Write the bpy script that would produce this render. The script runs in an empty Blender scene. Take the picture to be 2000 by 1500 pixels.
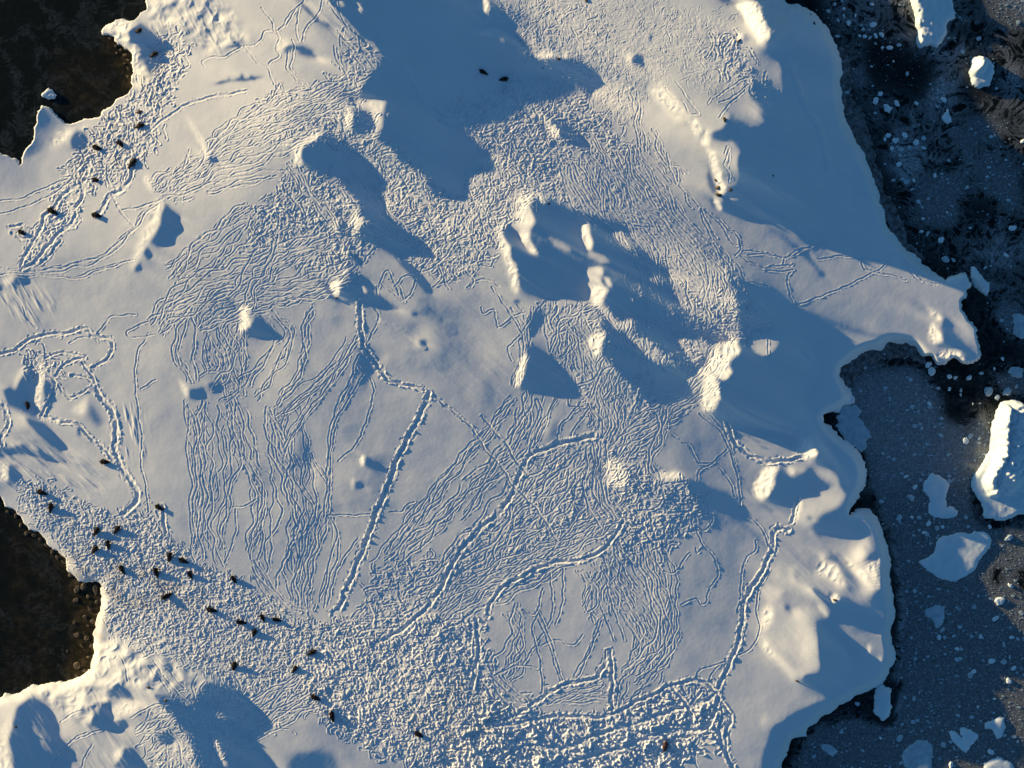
import bpy, bmesh, math, random
import numpy as np
from mathutils import Vector, Matrix

# ---------------------------------------------------------------- camera, sky, sun, exposure
S = bpy.context.scene
CAMZ = 300.0                                  # a drone looking straight down
SUN_AZ = math.radians(27.0)                   # light travels to the right and 27 deg down the picture
SUN_EL = math.radians(7.5)
PXM = 0.1                                     # metres per photo pixel at sea level
cam = bpy.data.cameras.new('camera'); co = bpy.data.objects.new('camera', cam); S.collection.objects.link(co)
co.location = (0, 0, CAMZ); cam.sensor_width = 36; cam.lens = 36*CAMZ/200.0; cam.clip_start = 1; cam.clip_end = 5000
S.camera = co
W = bpy.data.worlds.new('World'); S.world = W; W.use_nodes = True
nt = W.node_tree; bg = nt.nodes['Background']
sky = nt.nodes.new('ShaderNodeTexSky'); sky.sky_type = 'NISHITA'; sky.sun_disc = False
sky.sun_elevation = SUN_EL; sky.sun_rotation = math.radians(297); sky.altitude = 100; sky.air_density = 1.0; sky.dust_density = .6; sky.ozone_density = 1.0
hsv = nt.nodes.new('ShaderNodeMix'); hsv.data_type = 'RGBA'; hsv.blend_type = 'MULTIPLY'; hsv.inputs[0].default_value = 1.0
hsv.inputs[7].default_value = SKY_TINT = (.34, .70, 1.12, 1)
nt.links.new(sky.outputs[0], hsv.inputs[6]); nt.links.new(hsv.outputs[2], bg.inputs['Color']); bg.inputs['Strength'].default_value = .075
sl = bpy.data.lights.new('sun', 'SUN'); sl.energy = 4.1; sl.angle = math.radians(.5); sl.color = (1.0, .76, .40)
so = bpy.data.objects.new('sun', sl); S.collection.objects.link(so); so.location = (-300, 150, 60)
ldir = Vector((math.cos(SUN_AZ)*math.cos(SUN_EL), -math.sin(SUN_AZ)*math.cos(SUN_EL), -math.sin(SUN_EL)))
so.rotation_euler = ldir.to_track_quat('-Z', 'Y').to_euler()
S.view_settings.view_transform = 'Standard'; S.view_settings.look = 'None'; S.view_settings.gamma = 1; S.view_settings.exposure = .78
S.cycles.max_bounces = 6; S.cycles.diffuse_bounces = 3

# ---------------------------------------------------------------- snow relief (numpy)
X0, Y0, X1, Y1 = -160, -130, 2160, 1630
ST = 1.0
CAP = 3.0                            # the snow cap thickens by this much towards the lee shore
NX, NY = int((X1-X0)/ST)+1, int((Y1-Y0)/ST)+1
rng = np.random.default_rng(7)

COAST = [(282,-140),(282,0),(285,18),(267,30),(262,39),(240,34),(225,36),(207,47),(195,60),(197,67),(210,67),(222,72),
 (225,82),(240,91),(251,99),(256,112),(257,132),(255,150),(257,165),(250,180),(225,192),(215,207),(197,217),(195,226),
 (175,230),(150,237),(127,240),(110,222),(100,212),(80,204),(71,215),(67,245),(65,270),(52,287),(42,305),(41,320),(37,326),
 (34,312),(15,303),(0,298),(-170,285),(-170,960),(0,970),(8,990),(30,998),(44,1018),(54,1036),(74,1040),(86,1052),
 (100,1070),(116,1082),(128,1094),(130,1116),(144,1126),(154,1138),(170,1138),(186,1136),(198,1146),(198,1166),(194,1190),
 (184,1218),(182,1248),(180,1280),(175,1308),(154,1323),(131,1330),(93,1335),(68,1337),(51,1344),(30,1355),(14,1355),
 (0,1363),(-170,1390),(-170,1640),(1490,1640),(1520,1540),(1528,1498),(1540,1467),(1545,1449),(1577,1439),(1580,1421),
 (1624,1393),(1671,1360),(1708,1344),(1731,1327),(1748,1295),(1748,1267),(1741,1239),(1750,1197),(1748,1164),(1743,1103),
 (1736,1066),(1722,1029),(1714,1008),(1703,998),(1685,992),(1672,996),(1662,1008),(1658,1005),(1668,990),(1680,968),(1692,949),(1694,917),(1680,884),
 (1667,870),(1644,854),(1625,831),(1609,825),(1612,809),(1638,807),(1641,802),(1648,792),(1657,791),(1670,786),(1664,760),
 (1651,750),(1641,734),(1643,721),(1661,708),(1677,695),(1706,684),(1726,682),(1735,669),(1755,672),(1771,669),(1787,675),
 (1797,692),(1823,698),(1836,714),(1852,708),(1865,698),(1882,711),(1901,711),(1916,701),(1917,687),(1912,665),(1912,644),
 (1901,628),(1891,617),(1880,601),(1879,588),(1888,583),(1889,569),(1900,556),(1893,545),(1888,532),(1877,532),(1853,540),
 (1848,548),(1821,529),(1800,511),(1779,492),(1760,473),(1741,452),(1731,433),(1728,409),(1719,396),(1720,380),(1709,351),
 (1699,327),(1690,300),(1680,284),(1666,260),(1654,236),(1648,216),(1646,200),(1644,170),(1648,140),(1645,120),(1640,110),
 (1630,80),(1620,56),(1600,32),(1585,20),(1565,10),(1540,5),(1530,-5),(1520,-140)]

# slope of the snow along the light, painted in order: (slope, edge softness px, outline)
X, XE = -0.168, -0.34          # slopes steeper than the sun is high: self shaded
TONES = [
 (.16,30,[(-160,-130),(560,-130),(640,120),(560,260),(430,420),(270,520),(-160,560)]),
 (.15,20,[(285,100),(430,90),(560,200),(500,270),(330,380),(270,360)]),
 (.07,30,[(-160,520),(380,480),(400,640),(300,760),(320,980),(180,960),(-160,900)]),
 (-.035,30,[(380,560),(1000,600),(1010,1150),(700,1190),(380,1110)]),
 (.08,25,[(60,930),(170,960),(380,1110),(660,1210),(860,1300),(960,1560),(640,1460),(200,1240)]),
 (.10,25,[(1000,-130),(1430,-130),(1440,160),(1300,190),(1180,150),(1060,90)]),
 (.08,20,[(1280,230),(1380,270),(1390,400),(1330,400),(1260,300)]),
 (.04,20,[(1420,440),(1620,500),(1800,600),(1800,670),(1500,560)]),
 (.06,20,[(1500,1050),(1690,1060),(1700,1100),(1600,1150),(1560,1300),(1460,1320),(1460,1180)]),
 (-.06,25,[(1330,820),(1480,860),(1470,1100),(1440,1380),(1330,1340),(1300,1000)]),
 (-.03,25,[(1440,1330),(1560,1340),(1590,1380),(1500,1440),(1490,1640),(1420,1640)]),
 (-.06,12,[(540,1420),(640,1400),(740,1470),(840,1500),(840,1640),(540,1640)]),
 (.10,14,[(500,680),(545,650),(590,690),(565,760),(500,800)]),
 (-.16,9,[(700,665),(722,690),(738,735),(715,752),(692,725)]),
 (-.11,14,[(680,820),(705,830),(695,880),(672,875)]),
 (-.12,16,[(790,580),(870,600),(900,650),(930,690),(850,650)]),
 (.12,5,[(754,690),(764,693),(744,718),(730,752),(720,768),(722,745),(738,715)]),
 (.10,8,[(610,690),(622,705),(618,722),(606,700)]),
 (-.10,6,[(588,700),(606,712),(612,724),(594,716)]),
 (.12,8,[(860,690),(835,640),(800,660),(830,680)]),
 (-.13,8,[(585,850),(604,868),(612,905),(600,925),(586,895)]),
 (.14,6,[(608,905),(622,900),(626,935),(620,955),(610,945)]),
 (.14,5,[(1060,815),(1074,812),(1080,840),(1064,852),(1058,866)]),
 (-.12,6,[(1078,820),(1090,815),(1092,850),(1070,860)]),
 (-.10,10,[(1150,1210),(1175,1230),(1165,1275),(1150,1260)]),
 # --- north-west corner
 (.34,5,[(208,50),(225,37),(245,36),(262,42),(255,55),(245,75),(235,86),(222,70),(210,62)]),
 (X,2,[(268,45),(276,46),(300,62),(320,80),(333,93),(318,97),(300,104),(325,112),(314,122),(300,135),(292,150),(284,140),(274,125),(268,105),(258,90),(250,78),(250,60)]),
 (.32,4,[(251,100),(262,90),(270,98),(270,116),(284,132),(292,152),(275,172),(258,166),(258,130)]),
 (.22,6,[(285,0),(400,-20),(385,30),(350,70),(330,62),(300,52),(275,38)]),
 (X,2,[(405,0),(392,15),(385,35),(370,55),(357,68),(375,70),(380,56),(391,32),(402,14),(420,0),(420,-30),(405,-30)]),
 (-.15,2,[(360,2),(370,3),(374,10),(364,10)]),
 (-.15,2,[(344,50),(350,52),(352,62),(345,60)]),(-.15,2,[(290,34),(298,30),(304,38),(296,42)]),
 (X,3,[(80,202),(100,212),(112,226),(128,242),(150,238),(165,236),(130,246),(110,258),(100,268),(90,282),(75,297),(50,312),(42,322),(45,300),(64,250),(70,212)]),
 (X,3,[(-170,285),(15,301),(32,312),(36,328),(28,342),(12,347),(-170,350)]),
 (.30,6,[(100,264),(120,246),(150,241),(184,234),(168,250),(146,254),(134,270),(110,287),(92,294)]),
 (X,2,[(140,265),(148,253),(160,258),(172,270),(168,285),(158,295),(140,290),(136,278)]),
 (.2,8,[(372,40),(420,45),(440,90),(425,95),(390,80)]),
 (X,2,[(454,81),(460,72),(465,83),(474,89),(466,93),(450,92),(433,91),(443,88)]),
 (.28,3,[(425,82),(447,70),(454,80),(448,89),(430,89)]),
 (.22,6,[(470,40),(485,60),(490,80),(478,84),(468,66)]),
 (.2,4,[(415,160),(440,150),(466,142),(500,144),(470,138),(430,142)]),
 (X,1.5,[(416,164),(430,158),(444,156),(446,148),(450,155),(460,154),(462,148),(466,153),(472,140),(478,154),(486,152),(486,147),(515,150),(498,156),(486,158),(450,159),(430,166)]),
 (.28,4,[(538,88),(552,80),(564,86),(556,98),(552,104),(542,100)]),
 (X,2.5,[(554,96),(562,86),(576,86),(590,88),(610,98),(622,112),(620,118),(600,114),(586,107),(576,98),(566,98),(560,104),(553,104)]),
 (.22,4,[(585,110),(620,119),(640,112),(650,118),(620,124),(594,118)]),
 (.34,3,[(590,2),(606,6),(630,25),(640,34),(626,34),(612,26),(600,14)]),
 (.2,5,[(600,4),(640,30),(660,52),(640,46),(620,40)]),
 (-.2,3,[(575,0),(600,14),(625,38),(645,46),(660,60),(650,62),(620,44),(590,18)]),
 (X,2,[(640,-130),(640,0),(650,14),(668,30),(690,50),(705,70),(725,80),(745,105),(740,125),(720,150),(706,172),(700,188),(715,194),
   (752,198),(752,220),(748,248),(735,264),(737,276),(765,292),(775,312),(800,324),(830,340),(835,362),(850,380),(880,389),
   (906,389),(910,372),(903,345),(918,330),(921,315),(960,300),(935,285),(905,265),(870,248),(850,232),(858,222),(890,220),
   (930,212),(955,195),(960,180),(985,168),(1000,155),(1030,150),(1075,152),(1097,160),(1112,180),(1118,165),(1130,172),
   (1150,192),(1158,178),(1172,165),(1172,145),(1150,130),(1120,117),(1095,112),(1080,116),(1045,110),(1025,90),(1010,75),
   (1000,60),(993,40),(975,20),(955,0),(950,-130)]),
 (.3,3,[(655,2),(664,0),(672,10),(671,16),(662,8)]),(.25,3,[(690,0),(698,0),(708,20),(704,25),(696,12)]),
 (.32,3,[(913,-20),(945,-20),(958,12),(952,25),(941,26),(928,18)]),
 (.1,3,[(935,65),(945,62),(960,52),(975,65),(990,84),(975,80),(960,70),(945,70)]),
 (.3,2.5,[(935,65),(943,61),(948,67),(940,71)]),(.25,2.5,[(940,28),(954,34),(966,46),(950,40)]),
 (.3,3,[(1047,108),(1060,103),(1078,101),(1080,113),(1066,113)]),(.3,3,[(1097,102),(1106,104),(1112,111),(1100,110)]),
 (.32,3,[(674,220),(684,210),(690,232),(684,258),(676,248)]),
 (.25,3,[(690,195),(720,194),(750,199),(745,235),(738,250),(730,230),(722,215),(700,205)]),
 (X,2,[(690,212),(705,214),(722,224),(732,245),(712,262),(690,260),(685,245)]),
 (.36,3,[(600,270),(626,256),(622,272),(596,282),(586,293),(585,308),(592,322),(575,318),(570,300),(582,282)]),
 (X,2,[(632,259),(650,267),(675,280),(700,297),(717,320),(732,337),(745,355),(738,366),(720,370),(732,378),(750,390),(748,417),
   (765,435),(787,447),(812,462),(832,477),(841,487),(832,492),(800,489),(776,486),(788,505),(808,522),(826,540),(838,557),
   (846,572),(836,574),(818,558),(800,535),(782,517),(768,500),(754,492),(738,482),(718,473),(700,466),(692,460),(696,456),
   (710,444),(712,430),(706,422),(700,408),(700,390),(686,380),(668,356),(650,344),(620,335),(596,323),(586,307),(586,292),(596,282),(620,272)]),
 (.34,3,[(676,424),(690,412),(702,424),(710,432),(700,446),(690,440),(684,434)]),
 (X,2,[(660,425),(672,430),(680,457),(672,462),(660,452),(656,442)]),
 (.3,3,[(650,430),(659,425),(656,442),(660,452),(652,450)]),
 (.25,3,[(751,392),(762,390),(760,402),(752,415)]),
 (X,2,[(674,490),(690,492),(702,508),(706,522),(694,514),(680,500)]),
 (.25,3,[(662,494),(674,488),(678,500),(668,502)]),
 (.3,3,[(670,530),(680,527),(680,540),(674,540)]),
 (X,1.5,[(634,556),(640,560),(650,578),(666,586),(700,590),(690,594),(664,591),(646,583),(636,570)]),
 (X,2,[(664,556),(684,546),(676,534),(682,528),(700,536),(720,546),(730,574),(750,584),(776,600),(782,606),(742,598),(700,588),(670,580),(660,577)]),
 (.48,1.5,[(642,558),(648,550),(668,548),(662,558),(664,566),(658,578),(652,574),(646,564)]),
 (.25,2,[(702,556),(710,560),(718,572),(710,570)]),
 (.4,2.5,[(466,600),(488,600),(480,622),(490,626),(488,636),(474,648),(466,646),(470,630)]),
 (X,2,[(498,618),(512,622),(520,636),(536,648),(558,659),(540,660),(512,662),(488,658),(474,648),(490,636)]),
 (X,2,[(406,750),(422,744),(432,756),(426,766),(412,764)]),
 (.3,3,[(348,740),(362,752),(369,772),(366,778),(356,762)]),
 (X,2,[(370,760),(398,757),(402,775),(384,782),(368,776)]),
 (.28,5,[(305,385),(320,398),(313,420),(310,440),(300,455),(288,475),(276,495),(262,522),(254,530),(258,500),(275,465),(288,430)]),
 (X,2,[(322,396),(340,412),(354,422),(346,428),(358,448),(340,460),(338,478),(312,484),(292,474),(304,454),(312,438),(314,420)]),
 (X,2,[(286,480),(298,496),(292,508),(278,496)]),(X,2,[(274,510),(278,528),(264,532),(262,522)]),
 (.3,3,[(360,225),(372,235),(400,278),(409,300),(404,312),(398,300),(385,270)]),
 (X,1.5,[(410,302),(422,307),(430,317),(415,320),(406,312)]),
 (.25,3,[(284,340),(298,352),(302,375),(290,372),(278,350)]),
 # --- central chain
 (.3,4,[(1012,385),(1030,375),(1050,382),(1038,392),(1034,402),(1038,415),(1046,432),(1034,445),(1014,440),(1004,420)]),
 (.32,3,[(970,440),(984,436),(980,452),(988,470),(996,482),(996,506),(1006,516),(1010,536),(1014,562),(1008,575),(998,560),(990,520),(976,480)]),
 (X,2,[(1042,388),(1052,385),(1080,390),(1125,410),(1175,425),(1220,440),(1228,455),(1246,484),(1270,505),(1307,522),(1307,550),
   (1318,580),(1335,602),(1370,624),(1400,640),(1428,662),(1440,672),(1400,668),(1390,680),(1374,700),(1376,718),(1352,728),
   (1330,745),(1292,750),(1302,772),(1270,788),(1252,770),(1238,752),(1212,737),(1200,717),(1180,702),(1172,692),(1177,675),
   (1182,650),(1172,637),(1175,618),(1160,600),(1150,588),(1120,580),(1090,580),(1066,586),(1050,580),(1026,570),(1014,562),
   (1010,536),(1008,516),(996,506),(996,480),(986,468),(980,452),(984,440),(994,440),(1010,456),(1034,480),(1034,450),(1046,432),(1038,415),(1034,402)]),
 (.4,2,[(1018,450),(1028,454),(1030,466),(1040,480),(1054,498),(1038,493),(1024,478),(1012,466)]),
 (.34,2,[(1051,384),(1058,386),(1066,397),(1060,398)]),
 (.05,3,[(1060,455),(1085,468),(1105,480),(1120,492),(1100,486),(1078,474)]),
 (.38,2,[(1132,440),(1148,436),(1152,460),(1158,476),(1154,486),(1146,488),(1138,474),(1132,460)]),
 (.1,3,[(1148,490),(1180,500),(1195,515),(1175,512),(1150,500)]),
 (.12,3,[(1192,452),(1210,450),(1240,478),(1235,488),(1215,480),(1200,465)]),
 (.05,3,[(1242,524),(1262,526),(1286,540),(1300,560),(1280,552),(1255,536)]),
 (.2,3,[(1140,526),(1178,522),(1172,554),(1188,568),(1178,580),(1174,596),(1190,610),(1208,630),(1232,622),(1236,645),(1218,646),(1200,640),(1185,622),(1165,600),(1154,596),(1148,566),(1144,550)]),
 (.38,2.5,[(1152,560),(1172,556),(1188,568),(1178,580),(1172,596),(1160,592),(1152,575)]),
 (.3,2,[(1178,540),(1190,546),(1196,560),(1186,556)]),
 (.08,3,[(1218,636),(1236,652),(1266,666),(1286,686),(1312,704),(1318,714),(1288,708),(1260,694),(1240,670),(1222,656)]),
 (.1,3,[(1306,650),(1344,652),(1380,666),(1392,680),(1374,696),(1360,708),(1350,702),(1332,688),(1320,668)]),
 (.36,2.5,[(1145,662),(1160,652),(1180,650),(1175,675),(1171,694),(1162,695),(1152,680)]),
 (X,2,[(1028,672),(1050,682),(1068,692),(1086,714),(1105,730),(1103,735),(1090,733),(1108,748),(1123,772),(1090,771),(1060,766),(1016,763),(1016,744),(1026,738),(1022,720),(1030,700),(1029,685)]),
 (.36,2.5,[(1030,686),(1026,715),(1021,735),(1014,756),(1004,756),(1008,725),(1016,700)]),
 (X,4,[(1032,655),(1030,630),(1040,605),(1060,600),(1062,620),(1050,640),(1040,655)]),
 (X,1.5,[(1000,588),(1010,584),(1018,590),(1006,594)]),
 # --- eastern slopes
 (X,3,[(1424,526),(1450,544),(1508,565),(1560,594),(1625,623),(1706,656),(1745,650),(1790,672),(1770,700),(1690,750),(1700,800),(1640,830),
   (1700,880),(1720,960),(1760,1050),(1800,1200),(1790,1300),(1724,1306),(1735,1220),(1724,1140),(1724,1085),(1704,1065),(1696,1050),(1680,1050),
   (1665,1054),(1635,1048),(1600,1046),(1578,1034),(1600,1012),(1640,985),(1652,965),(1640,945),(1630,925),(1600,900),(1596,884),(1594,858),(1580,857),(1552,860),
   (1530,849),(1500,848),(1460,837),(1442,830),(1420,820),(1398,816),(1396,804),(1402,780),(1404,756),(1388,732),(1420,740),(1432,728),(1422,714),(1428,700),(1446,686),(1436,672),(1450,660),(1470,640),(1440,590),(1424,555)]),
 (XE,6,[(1440,590),(1500,612),(1600,650),(1700,690),(1690,750),(1700,800),(1640,830),(1700,880),(1720,960),(1680,985),(1650,960),(1645,930),(1604,890),(1596,856),(1530,846),(1460,834),(1404,812),(1410,756),(1440,730),(1450,690),(1452,650)]),
 (.0,6,[(1456,676),(1464,650),(1496,641),(1518,646),(1530,662),(1510,690),(1498,697),(1480,692)]),
 (.1,4,[(1515,645),(1530,652),(1545,668),(1530,662)]),
 (.25,2,[(1563,680),(1572,686),(1584,704),(1576,698)]),(.25,2,[(1606,718),(1612,712),(1612,722),(1606,726)]),
 (.38,2.5,[(1398,672),(1428,668),(1446,686),(1428,700),(1420,714),(1430,728),(1416,740),(1400,732),(1378,716),(1388,690)]),
 (.36,3,[(1376,735),(1388,732),(1398,750),(1405,775),(1396,802),(1372,802),(1368,782)]),
 (.05,6,[(1430,840),(1500,850),(1545,870),(1500,890),(1460,880)]),
 (.38,4,[(1546,878),(1560,862),(1591,857),(1590,874),(1602,890),(1574,891)]),
 (.16,4,[(1590,900),(1608,912),(1640,932),(1640,952),(1620,940),(1596,926)]),
 (X,2.5,[(1468,934),(1460,950),(1466,970),(1480,984),(1496,996),(1510,1003),(1517,998),(1504,990),(1488,980),(1472,968),(1468,956),(1484,920)]),
 (X,2.5,[(1524,910),(1540,926),(1556,932),(1580,912),(1596,928),(1632,950),(1612,962),(1600,970),(1560,974),(1545,986),(1528,987),(1504,980),(1500,968),(1513,945),(1511,930)]),
 (.42,3,[(1468,944),(1484,924),(1496,912),(1522,910),(1511,930),(1512,946),(1500,966),(1488,979),(1474,968),(1468,956)]),
 (.32,3,[(1535,912),(1548,914),(1552,926),(1545,928)]),
 (.20,5,[(1551,996),(1555,980),(1563,972),(1603,970),(1598,954),(1624,956),(1652,966),(1650,972),(1635,990),(1605,1000),(1593,1016),(1572,1030),(1557,1024)]),
 (.4,3,[(1552,995),(1556,980),(1564,974),(1560,1000),(1556,1022),(1550,1020)]),
 (X,2,[(1573,1006),(1582,1009),(1588,1014),(1580,1015)]),
 (.12,3,[(1575,1032),(1584,1034),(1594,1050),(1582,1046)]),
 (.22,4,[(1680,1056),(1694,1053),(1700,1066),(1694,1072),(1684,1066)]),
 (X,2.5,[(1686,1062),(1692,1066),(1697,1076),(1690,1076)]),
 (.32,5,[(1590,1110),(1604,1086),(1610,1082),(1612,1095),(1640,1105),(1640,1120),(1655,1150),(1640,1150),(1615,1130),(1592,1122)]),
 (X,3,[(1610,1082),(1640,1088),(1660,1110),(1680,1135),(1712,1158),(1690,1156),(1650,1125),(1635,1102),(1612,1094)]),
 (.4,3,[(1640,1086),(1655,1092),(1670,1105),(1690,1118),(1694,1135),(1680,1125),(1660,1108)]),
 (.3,3,[(1697,1096),(1720,1083),(1722,1110),(1720,1158),(1704,1132),(1690,1112)]),
 (XE,3,[(1580,1145),(1605,1173),(1643,1201),(1699,1229),(1760,1236),(1760,1222),(1700,1198),(1647,1169),(1628,1160),(1618,1158),(1622,1172),(1600,1155)]),
 (.42,2,[(1620,1172),(1628,1158),(1636,1162),(1640,1172),(1626,1178)]),
 (.26,3,[(1593,1176),(1606,1182),(1620,1200),(1614,1206),(1600,1192)]),
 (XE,4,[(1596,1215),(1625,1240),(1660,1275),(1690,1306),(1724,1306),(1790,1300),(1760,1360),(1690,1370),(1640,1385),(1600,1345),(1565,1330),(1572,1318),(1605,1318),(1600,1267)]),
 (.36,5,[(1478,1238),(1496,1250),(1510,1270),(1534,1296),(1550,1316),(1556,1330),(1548,1328),(1528,1300),(1500,1280),(1484,1260)]),
 (.24,4,[(1482,1150),(1500,1140),(1530,1150),(1524,1170),(1500,1176)]),(.3,4,[(1490,1186),(1504,1180),(1512,1200),(1500,1225),(1488,1236),(1484,1210)]),(-.1,4,[(1530,1180),(1545,1186),(1548,1200),(1536,1196)]),(.24,4,[(1545,1190),(1560,1188),(1566,1206),(1552,1210)]),(.2,4,[(1540,1110),(1556,1104),(1560,1130),(1546,1140)]),(-.12,4,[(1548,1108),(1560,1118),(1562,1138),(1552,1130)]),
 (X,2,[(1532,1178),(1540,1182),(1545,1192),(1534,1192)]),
 (.3,2,[(1670,1262),(1674,1268),(1670,1274)]),(.3,2,[(1696,1258),(1702,1264),(1698,1276),(1692,1278)]),(.3,2,[(1716,1280),(1722,1286),(1718,1294)]),
 (XE,5,[(1512,1418),(1530,1412),(1540,1400),(1560,1390),(1600,1372),(1640,1366),(1700,1350),(1700,1400),(1600,1440),(1560,1500),(1540,1640),(1486,1640),(1490,1500),(1494,1470),(1504,1440)]),
 (.16,5,[(1482,1410),(1494,1394),(1500,1400),(1490,1425)]),
 (.4,3,[(1433,10),(1466,2),(1482,6),(1490,30),(1506,62),(1505,75),(1490,84),(1475,65),(1455,45),(1448,25)]),
 (X,2.5,[(1404,-130),(1404,0),(1420,10),(1456,3),(1482,4),(1500,22),(1528,22),(1540,12),(1600,0),(1540,-130)]),
 (-.2,2,[(1432,12),(1450,28),(1456,40),(1454,46),(1444,38),(1438,24)]),
 (X,3,[(1508,64),(1520,76),(1502,86),(1505,102),(1520,120),(1529,138),(1530,165),(1538,184),(1518,176),(1500,166),(1484,156),(1470,152),
   (1464,164),(1462,180),(1468,196),(1482,214),(1488,232),(1498,247),(1484,250),(1460,236),(1440,224),(1426,218),(1422,234),(1410,250),
   (1392,256),(1390,268),(1400,274),(1430,280),(1446,296),(1438,310),(1438,330),(1447,348),(1442,362),(1425,366),(1412,384),(1410,410),
   (1430,416),(1460,428),(1490,442),(1520,462),(1545,482),(1572,502),(1592,524),(1603,540),(1612,538),(1600,510),(1590,480),(1625,470),(1660,466),
   (1690,473),(1710,486),(1740,499),(1800,514),(1850,500),(1780,440),(1740,380),(1700,270),(1680,140),(1660,60),(1600,0),(1570,26),(1558,50),(1545,70),(1525,66)]),
 (XE,6,[(1530,140),(1538,184),(1498,249),(1462,252),(1452,300),(1450,345),(1690,466),(1740,440),(1722,380),(1680,284),(1650,200),(1635,80),(1600,30),(1570,30),(1545,78)]),
 (.12,3,[(1508,28),(1525,46),(1545,70),(1558,82),(1545,78),(1520,62),(1506,50)]),
 (.34,3,[(1530,24),(1545,14),(1558,14),(1548,32),(1536,30)]),
 (.05,4,[(1462,426),(1490,428),(1520,438),(1550,456),(1575,478),(1606,508),(1616,535),(1602,530),(1578,496),(1545,470),(1515,452),(1485,438)]),
 (.18,2,[(1422,386),(1446,386),(1444,392),(1426,392)]),(.05,3,[(1450,398),(1480,404),(1490,416),(1470,410)]),
 (.1,4,[(1600,444),(1613,449),(1630,468),(1612,462)]),(.12,4,[(1664,467),(1690,472),(1704,484),(1680,480)]),
 (.0,2,[(1494,244),(1512,254),(1538,265),(1520,264),(1500,252)]),
 (.1,6,[(1430,225),(1455,200),(1464,196),(1482,216),(1488,234),(1490,246),(1462,236)]),
 (.3,4,[(1262,172),(1290,166),(1310,180),(1330,205),(1345,225),(1355,235),(1345,240),(1320,235),(1300,215),(1280,198)]),
 (.42,2,[(1344,238),(1356,230),(1372,256),(1360,267)]),(.48,2,[(1380,252),(1385,262),(1384,282),(1376,288),(1370,278)]),
 (.46,2,[(1376,286),(1396,298),(1402,320),(1409,335),(1407,348),(1417,362),(1416,374),(1405,380),(1400,364),(1396,350),(1390,326),(1384,300)]),
 (.46,1.5,[(1394,384),(1402,392),(1411,408),(1404,409),(1394,394)]),
 (-.2,2,[(1384,318),(1388,340),(1396,362),(1400,380),(1392,378),(1384,364),(1381,345)]),(-.2,2,[(1388,390),(1394,400),(1402,410),(1394,408),(1388,400)]),
 (.36,2,[(1438,72),(1446,66),(1452,68),(1450,78),(1442,80)]),
 (X,2,[(1454,62),(1470,70),(1480,76),(1478,88),(1466,82),(1450,78),(1450,68)]),
 (.28,3,[(1222,108),(1236,104),(1234,122),(1230,128),(1222,120)]),
 (X,2,[(1234,112),(1246,104),(1256,114),(1261,133),(1240,124),(1233,122)]),
 (X,2,[(1266,66),(1274,70),(1276,80),(1268,78)]),(.15,3,[(1256,68),(1266,64),(1266,78),(1258,78)]),(X,2,[(1247,85),(1256,87),(1250,90)]),
 (.3,2.5,[(1060,236),(1072,234),(1070,242),(1092,254),(1094,264),(1088,270),(1076,264),(1066,248)]),
 (X,2,[(1072,236),(1090,236),(1110,246),(1130,260),(1152,284),(1136,286),(1110,278),(1094,264),(1092,254),(1080,242)]),
 (.25,4,[(1177,900),(1197,897),(1233,927),(1227,947),(1207,953),(1183,940)]),(.3,3,[(1283,920),(1317,921),(1338,930),(1320,938),(1293,933)]),
 (X,3,[(1340,933),(1370,944),(1410,958),(1436,970),(1447,981),(1424,988),(1380,986),(1366,982),(1354,970),(1344,956)]),
 (-.2,4,[(1390,978),(1420,988),(1450,1010),(1480,1042),(1500,1060),(1498,1073),(1484,1060),(1460,1036),(1430,1012),(1404,992)]),
 (.4,1.5,[(701,894),(711,889),(712,908),(705,910)]),(X,1.5,[(712,890),(724,896),(740,905),(751,918),(736,917),(712,910)]),
 (.25,3,[(686,936),(692,934),(692,956),(686,954)]),(X,2,[(692,942),(704,940),(712,946),(704,954),(692,956)]),
 (.2,4,[(806,655),(820,662),(822,680),(812,680)]),(X,2,[(818,664),(830,664),(836,671),(824,676)]),(X,2,[(804,612),(812,608),(816,616),(806,618)]),
 # --- western hollows
 (.26,4,[(28,745),(40,720),(52,716),(46,732),(34,760),(28,760)]),
 (X,2,[(46,730),(52,718),(62,720),(74,728),(72,745),(66,770),(66,790),(76,812),(72,819),(40,802),(15,792),(8,772),(5,762),(20,755),(30,763),(35,748)]),
 (.34,2.5,[(75,705),(85,715),(88,745),(80,770),(76,790),(82,805),(75,812),(66,790),(68,768),(72,745)]),
 (X,2,[(86,738),(95,745),(104,752),(106,780),(96,800),(82,816),(77,812),(92,790),(88,775),(85,765)]),
 (.25,4,[(140,800),(160,785),(172,770),(170,800),(160,812)]),(-.14,5,[(170,780),(188,800),(205,830),(190,835),(170,815)]),
 (X,2,[(150,838),(160,838),(160,850),(152,852)]),
 (.16,4,[(20,815),(40,808),(46,814),(58,830),(40,840),(20,835)]),
 (X,2,[(46,814),(60,818),(85,825),(105,845),(132,875),(120,882),(100,870),(75,850),(55,828)]),
 (X,2,[(-60,880),(20,874),(45,866),(70,879),(100,890),(130,906),(110,905),(60,890),(30,886),(0,896),(-60,905)]),
 (.3,3,[(0,905),(16,908),(20,925),(10,940),(0,940)]),(X,2,[(18,905),(32,910),(38,930),(32,945),(18,948),(16,925)]),
 (.2,8,[(0,950),(60,975),(90,1030),(60,1030),(30,990)]),
 (.25,4,[(0,550),(30,535),(30,548),(10,560)]),(X,3,[(28,538),(54,540),(60,550),(40,558),(24,556)]),(X,3,[(-20,552),(8,556),(4,570),(-20,568)]),
 # --- south-west corner
 (.2,16,[(-160,1370),(60,1345),(190,1290),(240,1270),(300,1300),(260,1340),(150,1420),(60,1500),(-160,1600)]),
 (.30,8,[(170,1320),(196,1250),(230,1250),(250,1270),(220,1300)]),
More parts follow.
